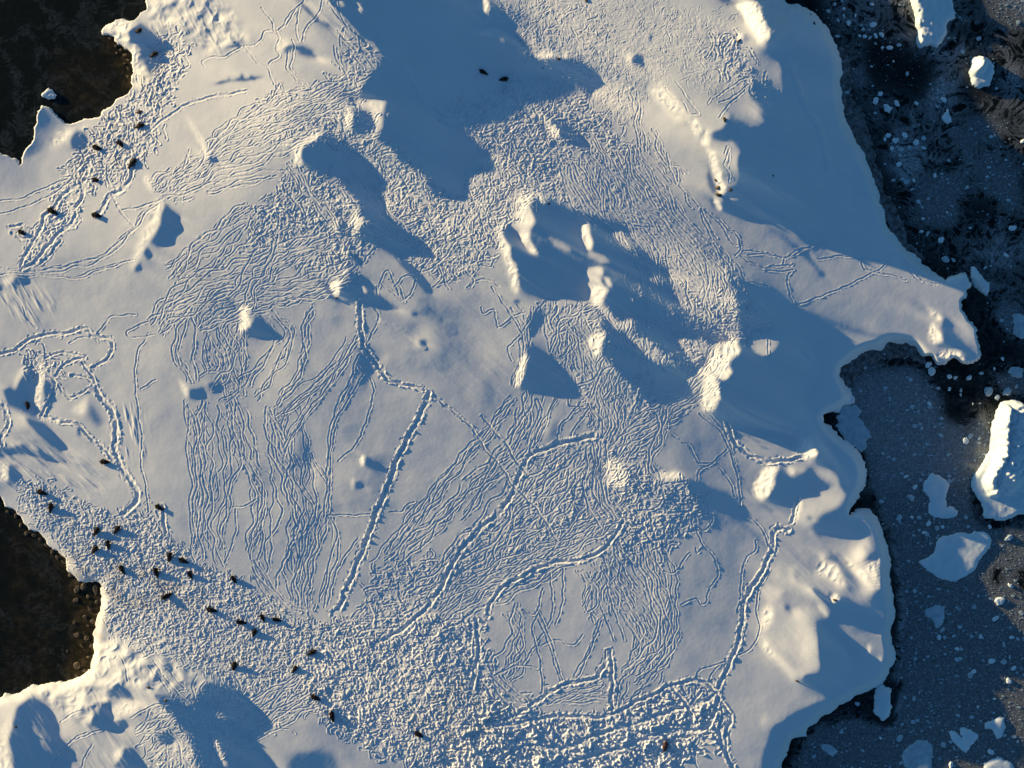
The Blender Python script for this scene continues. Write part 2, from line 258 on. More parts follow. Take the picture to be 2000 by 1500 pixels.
 (X,3,[(20,1408),(32,1380),(60,1360),(82,1370),(100,1386),(115,1415),(118,1440),(135,1460),(146,1466),(140,1490),(110,1505),(25,1520),(18,1470),(12,1445),(20,1425)]),
 (.3,5,[(-20,1440),(12,1412),(26,1372),(22,1405),(12,1445),(20,1475),(26,1510),(-20,1520)]),
 (-.14,8,[(62,1376),(90,1400),(100,1470),(70,1470),(56,1420)]),
 (X,2,[(182,1372),(215,1370),(228,1400),(216,1410),(245,1405),(252,1420),(230,1430),(195,1425),(178,1410)]),
 (X,2,[(211,1348),(230,1332),(255,1350),(268,1374),(245,1368),(225,1362)]),
 (.3,4,[(216,1385),(240,1365),(268,1376),(270,1390),(240,1400),(226,1400)]),
 (X,2,[(300,1430),(330,1432),(342,1445),(330,1458),(310,1448)]),(X,2,[(240,1462),(260,1460),(275,1480),(292,1510),(250,1510),(222,1497)]),
 (.35,3,[(222,1470),(238,1460),(240,1470),(226,1490)]),
 (X,4,[(295,1352),(330,1358),(370,1382),(390,1345),(400,1334),(426,1334),(450,1341),(474,1353),(490,1374),(505,1387),(520,1397),(512,1412),(486,1440),(490,1453),(528,1486),(560,1530),(590,1640),(400,1640),(385,1500),(370,1440),(335,1400),(310,1375)]),
 (.25,3,[(412,1440),(424,1452),(430,1470),(444,1495),(436,1495),(420,1465)]),(.2,2,[(518,1474),(526,1484),(520,1480)]),
 (.1,3,[(400,1380),(430,1390),(440,1400),(415,1402)]),
 (-.2,6,[(560,1495),(580,1472),(620,1466),(650,1472),(668,1510),(640,1640),(560,1640)]),
 (.42,3,[(1813,643),(1823,630),(1839,656),(1844,666),(1822,673),(1811,664)]),(.3,3,[(1807,598),(1830,610),(1846,626),(1835,630),(1815,615)]),
 (X,3,[(1845,622),(1860,642),(1882,664),(1930,690),(1930,720),(1900,712),(1870,692),(1850,681),(1843,666),(1837,640)]),
 (.2,4,[(1855,618),(1885,630),(1906,660),(1890,655),(1865,635)]),
 (.36,3,[(1828,690),(1850,682),(1870,685),(1880,695),(1886,710),(1850,712),(1835,706)]),(.34,2,[(1852,545),(1868,538),(1878,536),(1870,552),(1860,560)]),
 (X,3,[(1880,536),(1895,545),(1900,560),(1880,586),(1874,560)]),
]

def smooth(a, b, t):
    t = np.clip((t-a)/(b-a), 0, 1); return t*t*(3-2*t)

def fill(poly, xs, ys):
    """even-odd fill of an outline on the grid xs x ys -> (mask, i0, j0) cropped to its box"""
    p = np.asarray(poly, float)
    j0, j1 = np.searchsorted(xs, [p[:,0].min(), p[:,0].max()]); i0, i1 = np.searchsorted(ys, [p[:,1].min(), p[:,1].max()])
    m = np.zeros((max(i1-i0,0), max(j1-j0,0)), bool)
    if m.size == 0: return m, i0, j0
    gx = xs[j0:j1]
    a, b = p, np.roll(p, -1, 0)
    for k, y in enumerate(ys[i0:i1]):
        c = (a[:,1] <= y) != (b[:,1] <= y)
        if not c.any(): continue
        xc = np.sort(a[c,0] + (y-a[c,1])*(b[c,0]-a[c,0])/(b[c,1]-a[c,1]))
        m[k] = np.searchsorted(xc, gx) % 2 == 1
    return m, i0, j0

def blur(a, s):
    if s < .3: return a
    r = max(1, int(3*s)); k = np.exp(-.5*(np.arange(-r, r+1)/s)**2); k /= k.sum()
    for ax in (0, 1):
        n = a.shape[ax]; p = np.pad(a, [(r,r) if i == ax else (0,0) for i in (0,1)], mode='edge')
        if r > 24:
            L = n+2*r+len(k); f = np.fft.irfft(np.fft.rfft(p, L, axis=ax)*np.fft.rfft(k, L).reshape((-1,1) if ax == 0 else (1,-1)), L, axis=ax)
            a = f[2*r:2*r+n] if ax == 0 else f[:,2*r:2*r+n]
        else:
            o = 0
            for i, w in enumerate(k): o = o + w*(p[i:i+n] if ax == 0 else p[:,i:i+n])
            a = o
    return a

def vnoise(shape, cell, r=None):
    """smooth value noise, about -1..1, with features of `cell` grid steps"""
    r = r or rng; h, w = shape; cy, cx = (cell if isinstance(cell, tuple) else (cell, cell))
    g = r.uniform(-1, 1, (int(h/cy)+3, int(w/cx)+3)).astype(np.float32)
    y = np.arange(h)/cy + r.random(); x = np.arange(w)/cx + r.random()
    yi, xi = y.astype(int), x.astype(int); fy, fx = (y-yi), (x-xi)
    fy = (fy*fy*(3-2*fy)).astype(np.float32)[:,None]; fx = (fx*fx*(3-2*fx)).astype(np.float32)[None]
    a = g[yi]; b = g[yi+1]; c = a*(1-fy)+b*fy
    return c[:,xi]*(1-fx)+c[:,xi+1]*fx

def gnoise(shape, sig, seed):
    """isotropic noise of unit spread with features of `sig` grid steps"""
    a = blur(np.random.default_rng(seed).normal(size=shape).astype(np.float32), sig); return a/a.std()

def resize(a, xs, ys, nxs, nys):
    jx = np.clip((nxs-xs[0])/(xs[1]-xs[0]), 0, len(xs)-1.001); iy = np.clip((nys-ys[0])/(ys[1]-ys[0]), 0, len(ys)-1.001)
    j, i = jx.astype(int), iy.astype(int); fx, fy = (jx-j)[None], (iy-i)[:,None]
    r = a[i]*(1-fy)+a[i+1]*fy
    return r[:,j]*(1-fx)+r[:,j+1]*fx

def solve_relief(step, init=None, iters=150, low=None):
    xs = np.arange(X0, X1+step, step, dtype=float); ys = np.arange(Y0, Y1+step, step, dtype=float)
    g = np.zeros((len(ys), len(xs)))
    for tone, soft, poly in TONES:
        tone = tone if tone in (X, XE) else tone*(1.2 if tone > .24 else .8)
        s = max(soft, .6*step)/step; pad = int(3*s)+2
        m, i0, j0 = fill(poly, xs, ys)
        if m.size == 0: continue
        w = blur(np.pad(m.astype(float), pad), s)
        a, b = i0-pad, j0-pad; ii = slice(max(a,0), min(a+w.shape[0], len(ys))); jj = slice(max(b,0), min(b+w.shape[1], len(xs)))
        w = w[ii.start-a:ii.stop-a, jj.start-b:jj.stop-b]
        g[ii,jj] = g[ii,jj]*(1-w)+tone*w
    land = np.zeros_like(g); m, i0, j0 = fill(COAST, xs, ys); land[i0:i0+m.shape[0], j0:j0+m.shape[1]] = m
    rr = np.random.default_rng(3)                       # gentle drifts of the wind-packed snow
    g = g + np.where(g > -.16, 1, .15)*(.028*vnoise(g.shape, 75/step, rr)+.020*vnoise(g.shape, 30/step, rr)+.010*vnoise(g.shape, 14/step, rr))
    gc = .25*(g[1:,1:]+g[:-1,1:]+g[1:,:-1]+g[:-1,:-1])
    u = np.clip(((xs[None,:-1]+step/2)*math.cos(SUN_AZ)+(ys[:-1,None]+step/2)*math.sin(SUN_AZ)-250)/1250, 0, 1)
    gc = gc-np.where(gc < -.05, 1, .3)*CAP*6*u*(1-u)/(1250*PXM)
    lc = np.minimum(np.minimum(land[1:,1:], land[:-1,1:]), np.minimum(land[1:,:-1], land[:-1,:-1]))
    ws = np.where(lc > 0, 1.0, 0.0)*np.where(gc < -.12, 5.0, np.where(gc > .18, 2.0, 1.0))
    cx, cy = math.cos(SUN_AZ), math.sin(SUN_AZ); d = step*PXM
    lam, lap, mu = .035, .004, 2e-6
    ww = np.where(land > 0, mu, .2); tgt = 0*g
    if low is not None:                                 # the land stays above the sea
        hl = resize(low[0], low[1], low[2], xs, ys); lw = (hl < .6)&(land > 0)
        ww = np.where(lw, .006, ww); tgt = np.where(lw, .7, 0.0)
    def grad(h):
        a = h[1:,1:]-h[:-1,:-1]; b = h[:-1,1:]-h[1:,:-1]
        return (a+b)/(2*d), (a-b)/(2*d)
    def adj(px, py):
        o = np.zeros(g.shape); u = (px+py)/(2*d); v = (px-py)/(2*d)
        o[1:,1:] += u; o[:-1,:-1] -= u; o[:-1,1:] += v; o[1:,:-1] -= v
        return o
    def A(h):
        gx, gy = grad(h); s = (cx*gx+cy*gy)*ws; t = (-cy*gx+cx*gy)*lam
        o = adj(cx*s-cy*t, cy*s+cx*t)+ww*h
        ex = (h[:,1:]-h[:,:-1])*(lap/d/d); o[:,1:] += ex; o[:,:-1] -= ex
        ey = (h[1:]-h[:-1])*(lap/d/d); o[1:] += ey; o[:-1] -= ey
        return o
    b = adj(cx*gc*ws, cy*gc*ws)+ww*tgt
    h = np.zeros(g.shape) if init is None else resize(init[0], init[1], init[2], xs, ys)
    r = b-A(h); p = r.copy(); rs = (r*r).sum()
    for _ in range(iters):
        Ap = A(p); al = rs/(p*Ap).sum(); h = h+al*p; r = r-al*Ap; rn = (r*r).sum(); p = r+(rn/rs)*p; rs = rn
    return h, xs, ys, g

def relief():
    s = low = None
    for st, it in ((24,300),(24,300),(24,300),(12,250),(12,250),(6,200),(3,140),(2,90)):
        s = solve_relief(st, s, it, low)
        h = s[0]; p = np.pad(h, 1, mode='edge'); h = (p[:-2]+2*p[1:-1]+p[2:])/4; s = ((h[:,:-2]+2*h[:,1:-1]+h[:,2:])/4,)+s[1:]
        if st > 6: low = s if low is None else (np.minimum(resize(low[0], low[1], low[2], s[1], s[2]), s[0]), s[1], s[2])
    return s
# ---------------------------------------------------------------- seal tracks pressed into the snow
def spline(pts, step=4.0):
    p = np.asarray(pts, float)
    if len(p) > 2:
        q = np.vstack([2*p[0]-p[1], p, 2*p[-1]-p[-2]]); o = []
        for i in range(1, len(q)-2):
            n = max(2, int(np.hypot(*(q[i+1]-q[i]))/step)); t = np.linspace(0, 1, n, endpoint=False)[:,None]
            a, b, c, d = q[i-1], q[i], q[i+1], q[i+2]
            o.append(.5*(2*b+(c-a)*t+(2*a-5*b+4*c-d)*t*t+(3*b-a-3*c+d)*t**3))
        return np.vstack(o+[p[-1:]])
    n = max(2, int(np.hypot(*(p[1]-p[0]))/step)); t = np.linspace(0, 1, n+1)[:,None]
    return p[0]*(1-t)+p[1]*t

def wander(pts, amp, wl, r):
    d = np.gradient(pts, axis=0); d /= np.hypot(d[:,0], d[:,1])[:,None]+1e-9
    s = np.r_[0, np.cumsum(np.hypot(*np.diff(pts, axis=0).T))]; o = 0*s
    for k in (1, .5): o += amp*k*np.sin(s*2*np.pi/(wl*k*r.uniform(.7, 1.3))+r.uniform(0, 6.3))
    o *= np.clip(s/12, .3, 1)
    return pts+np.c_[-d[:,1], d[:,0]]*o[:,None]

class Snow:
    def __init__(self):
        self.m = np.zeros((NY, NX), np.float32)
        self.mod = [.55*gnoise((NY, NX), 1.7, 5), .55*gnoise((NY, NX), 3.2, 6)]
    def press(self, pts, hw, depth, rim, rough=.5, keep=.15, flute=.1):
        """press one trail of half width hw (px): a groove with pushed-up rims, over what was there"""
        g = (pts-[X0, Y0])/ST; R = hw*3.0/ST
        j0, i0 = np.floor(g.min(0)-R).astype(int); j1, i1 = np.ceil(g.max(0)+R).astype(int)+1
        j0, i0, j1, i1 = max(j0, 0), max(i0, 0), min(j1, NX), min(i1, NY)
        if j1-j0 < 3 or i1-i0 < 3: return
        D = np.full((i1-i0, j1-j0), 1e6, np.float32)
        for a, b in zip(g[:-1], g[1:]):
            ja, jb = int(max(min(a[0], b[0])-R, j0)), int(min(max(a[0], b[0])+R+2, j1))
            ia, ib = int(max(min(a[1], b[1])-R, i0)), int(min(max(a[1], b[1])+R+2, i1))
            if jb <= ja or ib <= ia: continue
            vx, vy = b-a; L = vx*vx+vy*vy+1e-9
            x = np.arange(ja, jb)[None]-a[0]; y = np.arange(ia, ib)[:,None]-a[1]
            t = np.clip((x*vx+y*vy)/L, 0, 1); q = (x-t*vx)**2+(y-t*vy)**2
            s = D[ia-i0:ib-i0, ja-j0:jb-j0]; np.minimum(s, q, out=s)
        sel = D < R*R
        n1 = self.mod[0][i0:i1, j0:j1][sel]; n2 = self.mod[1][i0:i1, j0:j1][sel]; t = np.sqrt(D[sel])*(ST/hw)*(1+flute*(.5*n1+.7*n2))
        prof = -depth*(1-smooth(.45, 1.25, t))*(1+.5*rough*n2)+rim*np.exp(-((t-1.75)/.5)**2)*(1+rough*(1.5*n1+.6*n2))
        w = 1-smooth(1.9, 2.9, t); m = self.m[i0:i1, j0:j1]
        m[sel] = m[sel]*(1-w*(1-keep))+prof*w

# trails: (half width px, depth m, rim m, path)
TRENCHES = [
 (4.6,.42,.20,[(703,588),(705,640),(712,680),(735,710),(755,740)]),(3.4,.25,.26,[(745,722),(758,742),(790,752),(820,758),(838,768)]),
 (5.0,.42,.24,[(838,768),(826,800),(800,850),(775,900),(760,945),(740,990),(715,1060),(690,1120),(665,1180),(652,1200)]),
 (4.8,.42,.22,[(1165,852),(1120,860),(1070,875),(1030,895),(1010,940),(985,990),(930,1040),(890,1090),(860,1150),(830,1190),(790,1225),(750,1250)]),
 (4.2,.36,.22,[(1215,1020),(1195,1055),(1160,1085),(1120,1095),(1075,1100),(1020,1125),(985,1145),(960,1175),(952,1205)]),
 (4.6,.40,.24,[(1540,1035),(1515,1035),(1505,1080),(1480,1130),(1455,1170),(1450,1210),(1440,1260),(1425,1295),(1410,1330),(1400,1355),(1418,1385),(1426,1410),(1415,1440),(1422,1480),(1440,1520)]),
 (4.2,.34,.24,[(1420,820),(1428,850),(1445,875),(1490,900),(1530,900),(1572,892)]),
 (3.4,.28,.22,[(1560,972),(1552,990),(1548,1020)]),
 (4.4,.4,.2,[(930,1210),(934,1270),(928,1310),(920,1345)]),
 (4.2,.36,.25,[(1035,1378),(1060,1362),(1085,1345),(1110,1335),(1160,1325),(1180,1300),(1186,1272)]),(4,.36,.24,[(1192,1270),(1196,1330),(1194,1370),(1198,1395)]),
 (4.2,.36,.25,[(970,1418),(1010,1412),(1060,1402),(1110,1398),(1180,1400),(1240,1372),(1290,1350),(1310,1338),(1370,1330),(1400,1355)]),
 (5,.38,.25,[(1030,1455),(1100,1460),(1150,1440),(1230,1415),(1320,1385),(1350,1380),(1400,1356)]),
 (5,.38,.25,[(1080,1500),(1150,1478),(1230,1455),(1300,1428),(1370,1425),(1394,1398),(1402,1362)]),
 (3.4,.3,.2,[(1310,1338),(1335,1370),(1352,1395)]),(3.6,.3,.2,[(1400,1470),(1410,1460),(1405,1430),(1410,1400)]),
 (3.4,.30,.2,[(-40,700),(0,692),(30,682),(55,665),(80,655),(130,650),(165,642),(185,655),(214,664),(220,680),(212,698),(190,712),(180,718)]),
 (2.6,.2,.2,[(88,700),(110,690),(140,690),(165,698)]),(3,.24,.18,[(110,735),(120,715),(150,702),(165,700)]),
 (2.6,.2,.18,[(138,732),(160,735),(182,750),(165,765),(135,775),(118,760),(110,748)]),
 (3,.26,.18,[(160,708),(175,728),(190,755)]),
 (5.2,.4,.2,[(184,758),(205,785),(224,815),(226,850),(226,888),(248,930),(268,958),(262,985),(240,1005)]),
 (3.6,.3,.22,[(85,812),(100,818),(130,825),(152,830),(172,850),(195,870),(214,888),(222,900)]),
 (3.6,.3,.18,[(-10,780),(5,790),(15,815),(18,825),(5,850),(5,870)]),
 (3.2,.26,.18,[(80,812),(92,790),(108,750),(95,735),(86,720)]),
 (4,.3,.18,[(318,990),(320,1010),(322,1040)]),
 (2.6,.2,.14,[(270,272),(300,250),(335,222),(375,200),(420,188),(480,178)]),
 (4,.32,.2,[(262,322),(255,345),(240,370),(215,380),(205,400),(190,418)]),(4,.32,.2,[(165,350),(160,385),(145,408)]),
 (4,.3,.2,[(150,362),(118,385),(105,405),(85,425),(80,445),(60,480),(45,505),(43,522)]),
 (4,.32,.2,[(148,420),(135,440),(110,460),(95,478),(70,508),(48,524)]),(3,.26,.2,[(118,470),(95,500),(80,515)]),
 (3,.26,.2,[(20,443),(45,438)]),(3,.25,.2,[(22,455),(40,465),(62,462),(66,448),(55,446)]),
 (2.2,.16,.08,[(218,380),(228,400),(240,410),(280,402),(320,388)]),(2.2,.16,.08,[(228,400),(245,425),(260,440)]),
 (2.4,.2,.12,[(940,812),(960,836),(990,870),(1010,905),(1030,925)]),(2.4,.16,.16,[(845,775),(870,792),(905,820),(925,840),(950,880),(980,912),(1000,945),(1040,985),(1060,1010),(1090,1060)]),
]
# single tracks (thin)
SINGLES = [
 [(370,292),(362,318),(358,330),(368,315),(366,300)],[(395,288),(398,310),(385,330),(365,340),(345,350)],[(0,418),(30,410),(70,395),(110,375),(140,350)],
 [(0,392),(40,388),(80,370),(130,350)],[(45,600),(55,625),(72,640)],[(88,645),(105,655),(118,660)],[(290,1000),(285,950),(275,900),(278,860),(270,800),(264,740),(268,690),(280,670),(290,650)],
 [(190,650),(200,640),(215,620),(240,616),(265,614)],[(135,670),(155,660),(180,660),(190,668)],[(275,760),(290,750),(305,742)],[(290,628),(260,640),(248,650),(255,660),(275,658),(300,655)],
 [(640,1006),(700,1006),(745,1003)],[(760,1000),(785,1000),(790,990),(810,980)],[(700,715),(730,760),(700,860),(660,900)],
 [(715,720),(690,765),(668,800),(652,830),(645,870),(640,910)],[(645,915),(638,960),(632,1010)],[(646,915),(642,1000)],
 [(455,990),(480,988),(500,975)],[(460,995),(460,1040),(440,1100)],[(1420,810),(1380,800),(1420,850),(1440,930),(1448,1000)],
 [(1365,808),(1405,840),(1425,880),(1440,930),(1446,975),(1448,1000),(1470,1015),(1490,1035),(1500,1065)],[(1300,838),(1320,855),(1345,870),(1362,900),(1366,906),(1390,905),(1410,920),(1425,940),(1436,970)],
 [(1420,878),(1390,905),(1365,920),(1362,940)],[(1476,1055),(1475,1075),(1455,1095),(1448,1130),(1446,1170),(1440,1195)],[(1502,1095),(1503,1110),(1490,1135),(1480,1160),(1478,1195),(1484,1225),(1478,1250),(1455,1275),(1430,1282)],
 [(1430,1290),(1400,1298),(1370,1308),(1360,1325),(1358,1375)],[(1405,1300),(1390,1315),(1385,1330)],[(1380,985),(1392,1015),(1378,1035),(1362,1030),(1370,1060),(1395,1090),(1402,1125),(1385,1150),(1380,1175),(1370,1180),(1360,1170),(1340,1175),(1330,1182)],
 [(1296,1115),(1315,1120),(1335,1095),(1345,1080)],[(1370,1070),(1362,1080),(1360,1070)],[(1375,1425),(1365,1450),(1358,1480),(1366,1510)],[(1420,1460),(1430,1480),(1432,1520)],
 [(1270,300),(1300,325),(1310,340),(1320,355),(1335,372),(1350,385),(1368,405),(1400,425),(1420,445),(1440,460),(1446,485),(1436,500)],
 [(1302,300),(1310,330),(1322,360)],[(1338,378),(1342,395),(1352,405)],[(1368,408),(1375,435),(1390,465)],[(1370,408),(1385,440),(1400,465)],[(1375,410),(1400,430),(1418,455),(1430,475),(1440,480)],
 [(1450,490),(1480,492),(1510,498),(1530,504),(1545,500),(1570,488),(1600,475),(1640,462)],[(1460,498),(1500,497),(1530,505)],[(1540,500),(1555,490),(1580,482),(1640,470)],
 [(1446,500),(1465,512),(1490,524),(1510,520),(1540,518),(1545,520),(1548,515)],[(1495,528),(1520,530),(1550,527)],[(1545,532),(1538,540),(1540,565),(1548,590)],[(1532,506),(1530,515)],
 [(1560,595),(1600,580),(1650,560),(1690,540),(1720,525),(1735,510),(1742,498)],[(1600,507),(1640,500),(1680,505),(1720,510),(1740,495)],[(1704,475),(1690,485),(1686,500),(1685,520),(1700,530),(1740,538),(1770,548)],
 [(1430,508),(1445,520),(1450,540),(1460,548),(1500,560)],[(1506,640),(1500,660),(1500,690)],[(1480,640),(1462,650),(1458,675)],[(1500,638),(1480,640)],
 [(1758,498),(1775,515),(1790,535),(1810,548)],[(1762,495),(1785,520),(1812,540)],[(1770,505),(1800,530),(1830,548),(1850,555)],[(1775,520),(1800,545),(1830,556)],[(1765,515),(1785,540),(1800,550)],
 [(940,600),(945,612),(965,605),(970,630),(975,640),(1000,620),(1025,610)],[(960,560),(985,595),(1005,625),(1020,650)],[(1016,655),(1000,670),(992,680),(1000,705)],[(920,555),(912,562),(930,548),(960,548),(975,560)],
 [(910,530),(925,545),(920,560)],[(400,130),(395,120),(410,112),(440,110),(455,100),(477,90),(498,88)],[(477,90),(490,105),(500,120),(520,130),(530,150),(535,165)],[(498,88),(510,75),(520,60),(540,60)],
 [(510,15),(530,40),(537,60),(555,50),(560,35),(580,15),(595,0)],[(560,50),(570,30),(585,10)],[(585,15),(580,45),(580,70),(585,80)],[(570,78),(575,90),(572,115),(566,130),(580,150),(600,165)],[(563,100),(560,130),(570,145),(590,165)],
 [(540,60),(545,75),(540,95),(545,110),(530,120),(525,125)],[(590,80),(600,50),(620,30),(630,0)],[(665,90),(665,70),(672,55),(670,80),(690,100)],[(652,90),(655,110),(668,130)],[(700,70),(705,90),(720,105)],
 [(660,60),(675,80),(690,75)],[(640,5),(655,25),(672,45),(690,60)],[(655,0),(665,30),(680,55)],[(690,110),(705,125),(710,135)],[(710,105),(725,125),(735,140)],[(740,135),(720,150),(700,160)],
 [(230,1275),(240,1290),(245,1305),(250,1330)],[(280,1285),(300,1275),(300,1262),(310,1280),(340,1280)],[(300,1290),(320,1320),(350,1360)],[(290,1300),(310,1325),(330,1350)],[(100,1500),(115,1470),(140,1450),(170,1435),(200,1425)],[(118,1410),(140,1395),(160,1388)],
 [(130,1455),(150,1440),(170,1430)],[(155,1510),(170,1470),(180,1455)],[(320,1320),(340,1345),(370,1375)],[(310,1290),(330,1310),(360,1345)],[(450,1318),(455,1330),(448,1338)],[(458,1320),(465,1330),(470,1345)],
 [(480,1455),(530,1430),(570,1410),(590,1390),(620,1382)],[(500,1440),(530,1410),(560,1390),(590,1368)],[(520,1400),(550,1380),(575,1370)],[(1300,172),(1315,190),(1335,200),(1345,220),(1365,225)],[(1320,160),(1335,180),(1355,210),(1365,220)],
 [(1400,190),(1420,175),(1450,155),(1465,150)],[(1405,200),(1430,190),(1450,175),(1462,165)],[(1405,230),(1418,210),(1440,190),(1455,175)],[(1415,300),(1420,285),(1425,310),(1420,335),(1430,350)],[(1425,290),(1415,320),(1425,340),(1424,355)],
 [(800,535),(840,525),(870,500),(890,470)],[(810,550),(835,510),(860,480)],[(760,545),(780,560),(790,585)],[(735,575),(745,545),(760,530),(780,580)],[(770,560),(790,540),(812,545),(800,575),(785,590)],[(745,555),(765,570),(790,590)],
 [(735,560),(740,580),(752,590)],[(1262,1500),(1250,1480),(1262,1440)],[(700,1050),(660,1110),(640,1180)],[(600,700),(590,640),(610,600)],[(730,600),(740,620),(722,660),(715,675)],
 [(1180,700),(1160,740),(1130,750),(1120,765)],[(1160,788),(1120,765),(1110,790),(1125,795),(1140,785)],[(1135,785),(1110,815),(1095,830),(1090,850),(1092,862)],[(1150,800),(1120,840),(1115,855)],[(1138,1240),(1120,1260),(1085,1250),(1060,1260)],
 [(1075,1120),(1078,1200),(1045,1260),(1020,1300)],[(1045,1195),(1065,1240),(1075,1265),(1085,1300),(1095,1330)],[(1050,1190),(1070,1235),(1082,1270),(1090,1300),(1102,1335)],[(1100,1110),(1100,1130),(1098,1180),(1085,1220)],[(1170,1210),(1150,1270),(1120,1320)],[(1175,1212),(1155,1265),(1128,1325)],
 [(1180,1200),(1195,1240),(1200,1250)],[(1185,1140),(1195,1180),(1215,1235),(1220,1250)],[(1060,1150),(1045,1200),(1020,1190)],[(965,1320),(1010,1300),(1050,1305)],[(960,1320),(990,1350),(1020,1365)],[(975,1320),(1000,1345),(1040,1375)],[(1050,1200),(1040,1230),(1055,1290),(1060,1350)],
]
# bundles of tracks: (count, path, spread px, wander px)
BUNDLES = [
 (13,[(385,770),(385,860),(395,960),(385,1040),(388,1105)],16,5),(12,[(440,770),(470,860),(505,930),(512,1000),(495,1060),(490,1125)],22,6),(9,[(430,800),(440,880),(420,960),(420,1040),(440,1110)],26,7),
 (9,[(520,790),(540,870),(560,940),(585,1010),(580,1100),(600,1190)],22,6),(8,[(550,800),(580,880),(590,960),(600,1040),(570,1120),(580,1190)],20,6),(5,[(600,880),(640,960),(625,1040),(600,1120),(590,1200)],16,6),
 (4,[(640,1000),(655,1050),(645,1110),(630,1190)],10,4),(7,[(490,1100),(520,1150),(560,1190),(600,1215)],12,4),
 (7,[(695,650),(650,720),(590,770),(545,810),(530,830)],10,4),(6,[(700,660),(650,740),(610,790),(570,850),(555,900)],9,4),(3,[(705,690),(680,750),(655,800),(645,870),(640,960)],4,3),(4,[(605,590),(600,660),(590,720),(560,760),(540,800)],14,6),
 (22,[(460,590),(450,660),(440,720),(470,780)],34,7),(10,[(400,600),(430,650),(455,720),(410,770)],24,8),(8,[(380,600),(370,680),(395,750)],22,6),(8,[(520,600),(560,650),(520,720),(480,770)],20,6),
 (26,[(640,470),(520,530),(430,560),(350,600),(300,650)],34,7),(16,[(700,520),(600,560),(480,590),(380,640)],26,7),(16,[(500,420),(430,470),(380,510),(330,560)],30,8),(9,[(560,480),(500,540),(470,600)],30,10),
 (20,[(700,170),(600,215),(500,260),(420,305),(350,355),(310,395)],20,6),(9,[(560,190),(480,230),(420,270),(400,300)],22,8),(7,[(640,260),(580,280),(480,320),(420,340),(320,390)],16,6),(6,[(540,340),(480,350),(400,370)],10,5),
 (7,[(320,390),(280,430),(240,475),(190,510),(120,525),(50,535),(-60,530)],8,4),(4,[(270,505),(210,520),(150,540),(90,535),(-40,520)],5,3),
 (10,[(1005,765),(975,810),(930,860),(890,910),(850,960),(820,1000),(770,1060),(725,1110)],15,5),(9,[(1030,760),(1010,830),(970,890),(920,940),(860,1010),(800,1060),(760,1100)],20,6),(5,[(1060,760),(1050,830),(1010,900),(960,950),(900,1020)],14,5),(5,[(1090,770),(1060,830),(1030,890)],10,4),
 (9,[(1000,600),(1020,640),(1020,690),(1005,760)],10,5),(6,[(1040,600),(1030,640),(1025,690)],10,5),(18,[(1080,590),(1080,640),(1120,700),(1160,760)],34,9),(14,[(1170,600),(1120,640),(1090,700)],30,9),(12,[(1120,620),(1160,700),(1190,790)],24,8),
 (28,[(1180,1080),(1220,1150),(1260,1220),(1270,1280),(1235,1340)],34,6),(18,[(1260,1060),(1290,1130),(1310,1200),(1300,1270),(1240,1330)],26,6),(10,[(1180,1120),(1170,1170),(1180,1220)],34,9),(8,[(1130,1110),(1160,1150),(1140,1200)],24,9),
 (34,[(1120,280),(1170,350),(1230,420),(1300,500),(1380,580)],62,6),(30,[(1200,300),(1250,380),(1320,460),(1390,530),(1400,600)],40,6),(14,[(1240,310),(1290,380),(1330,440),(1400,500)],14,5),(12,[(1260,260),(1300,320),(1330,360)],24,8),(10,[(1240,180),(1250,240),(1260,300)],14,6),
 (24,[(1130,310),(1160,380),(1200,430),(1260,500),(1290,600),(1330,690)],40,6),(20,[(1220,600),(1230,680),(1210,760),(1190,850)],44,7),(22,[(1180,780),(1190,820),(1180,870)],40,7),
 (18,[(1420,670),(1370,740),(1310,790),(1240,850),(1190,900)],22,6),(14,[(1400,740),(1350,780),(1290,820),(1230,860)],16,5),(8,[(1300,800),(1290,850),(1270,900),(1290,940)],12,5),
 (26,[(1120,880),(1060,960),(980,1040),(900,1110),(830,1190)],52,6),(26,[(1200,1000),(1120,1060),(1030,1110),(930,1160),(850,1220)],36,6),(12,[(1170,860),(1165,920),(1170,980),(1210,1020)],22,6),
 (8,[(1000,1180),(1010,1240),(1000,1290),(970,1330)],40,10),(8,[(960,1320),(1000,1350),(1040,1370)],24,7),(12,[(1060,1360),(1120,1360),(1190,1350)],22,7),(10,[(1080,1390),(1090,1440),(1100,1480)],60,7),(9,[(1240,1340),(1220,1380),(1210,1420)],30,6),
 (16,[(600,1340),(540,1375),(490,1410),(430,1440)],28,6),(10,[(420,1330),(400,1380),(330,1420),(270,1470)],26,8),(8,[(380,1370),(320,1400),(260,1430)],20,8),(14,[(330,1420),(370,1460),(380,1510)],40,8),
 (5,[(690,330),(760,420),(800,470)],12,6),(6,[(340,340),(300,370),(330,340)],16,9),(6,[(560,320),(600,380),(660,450)],10,6),
]
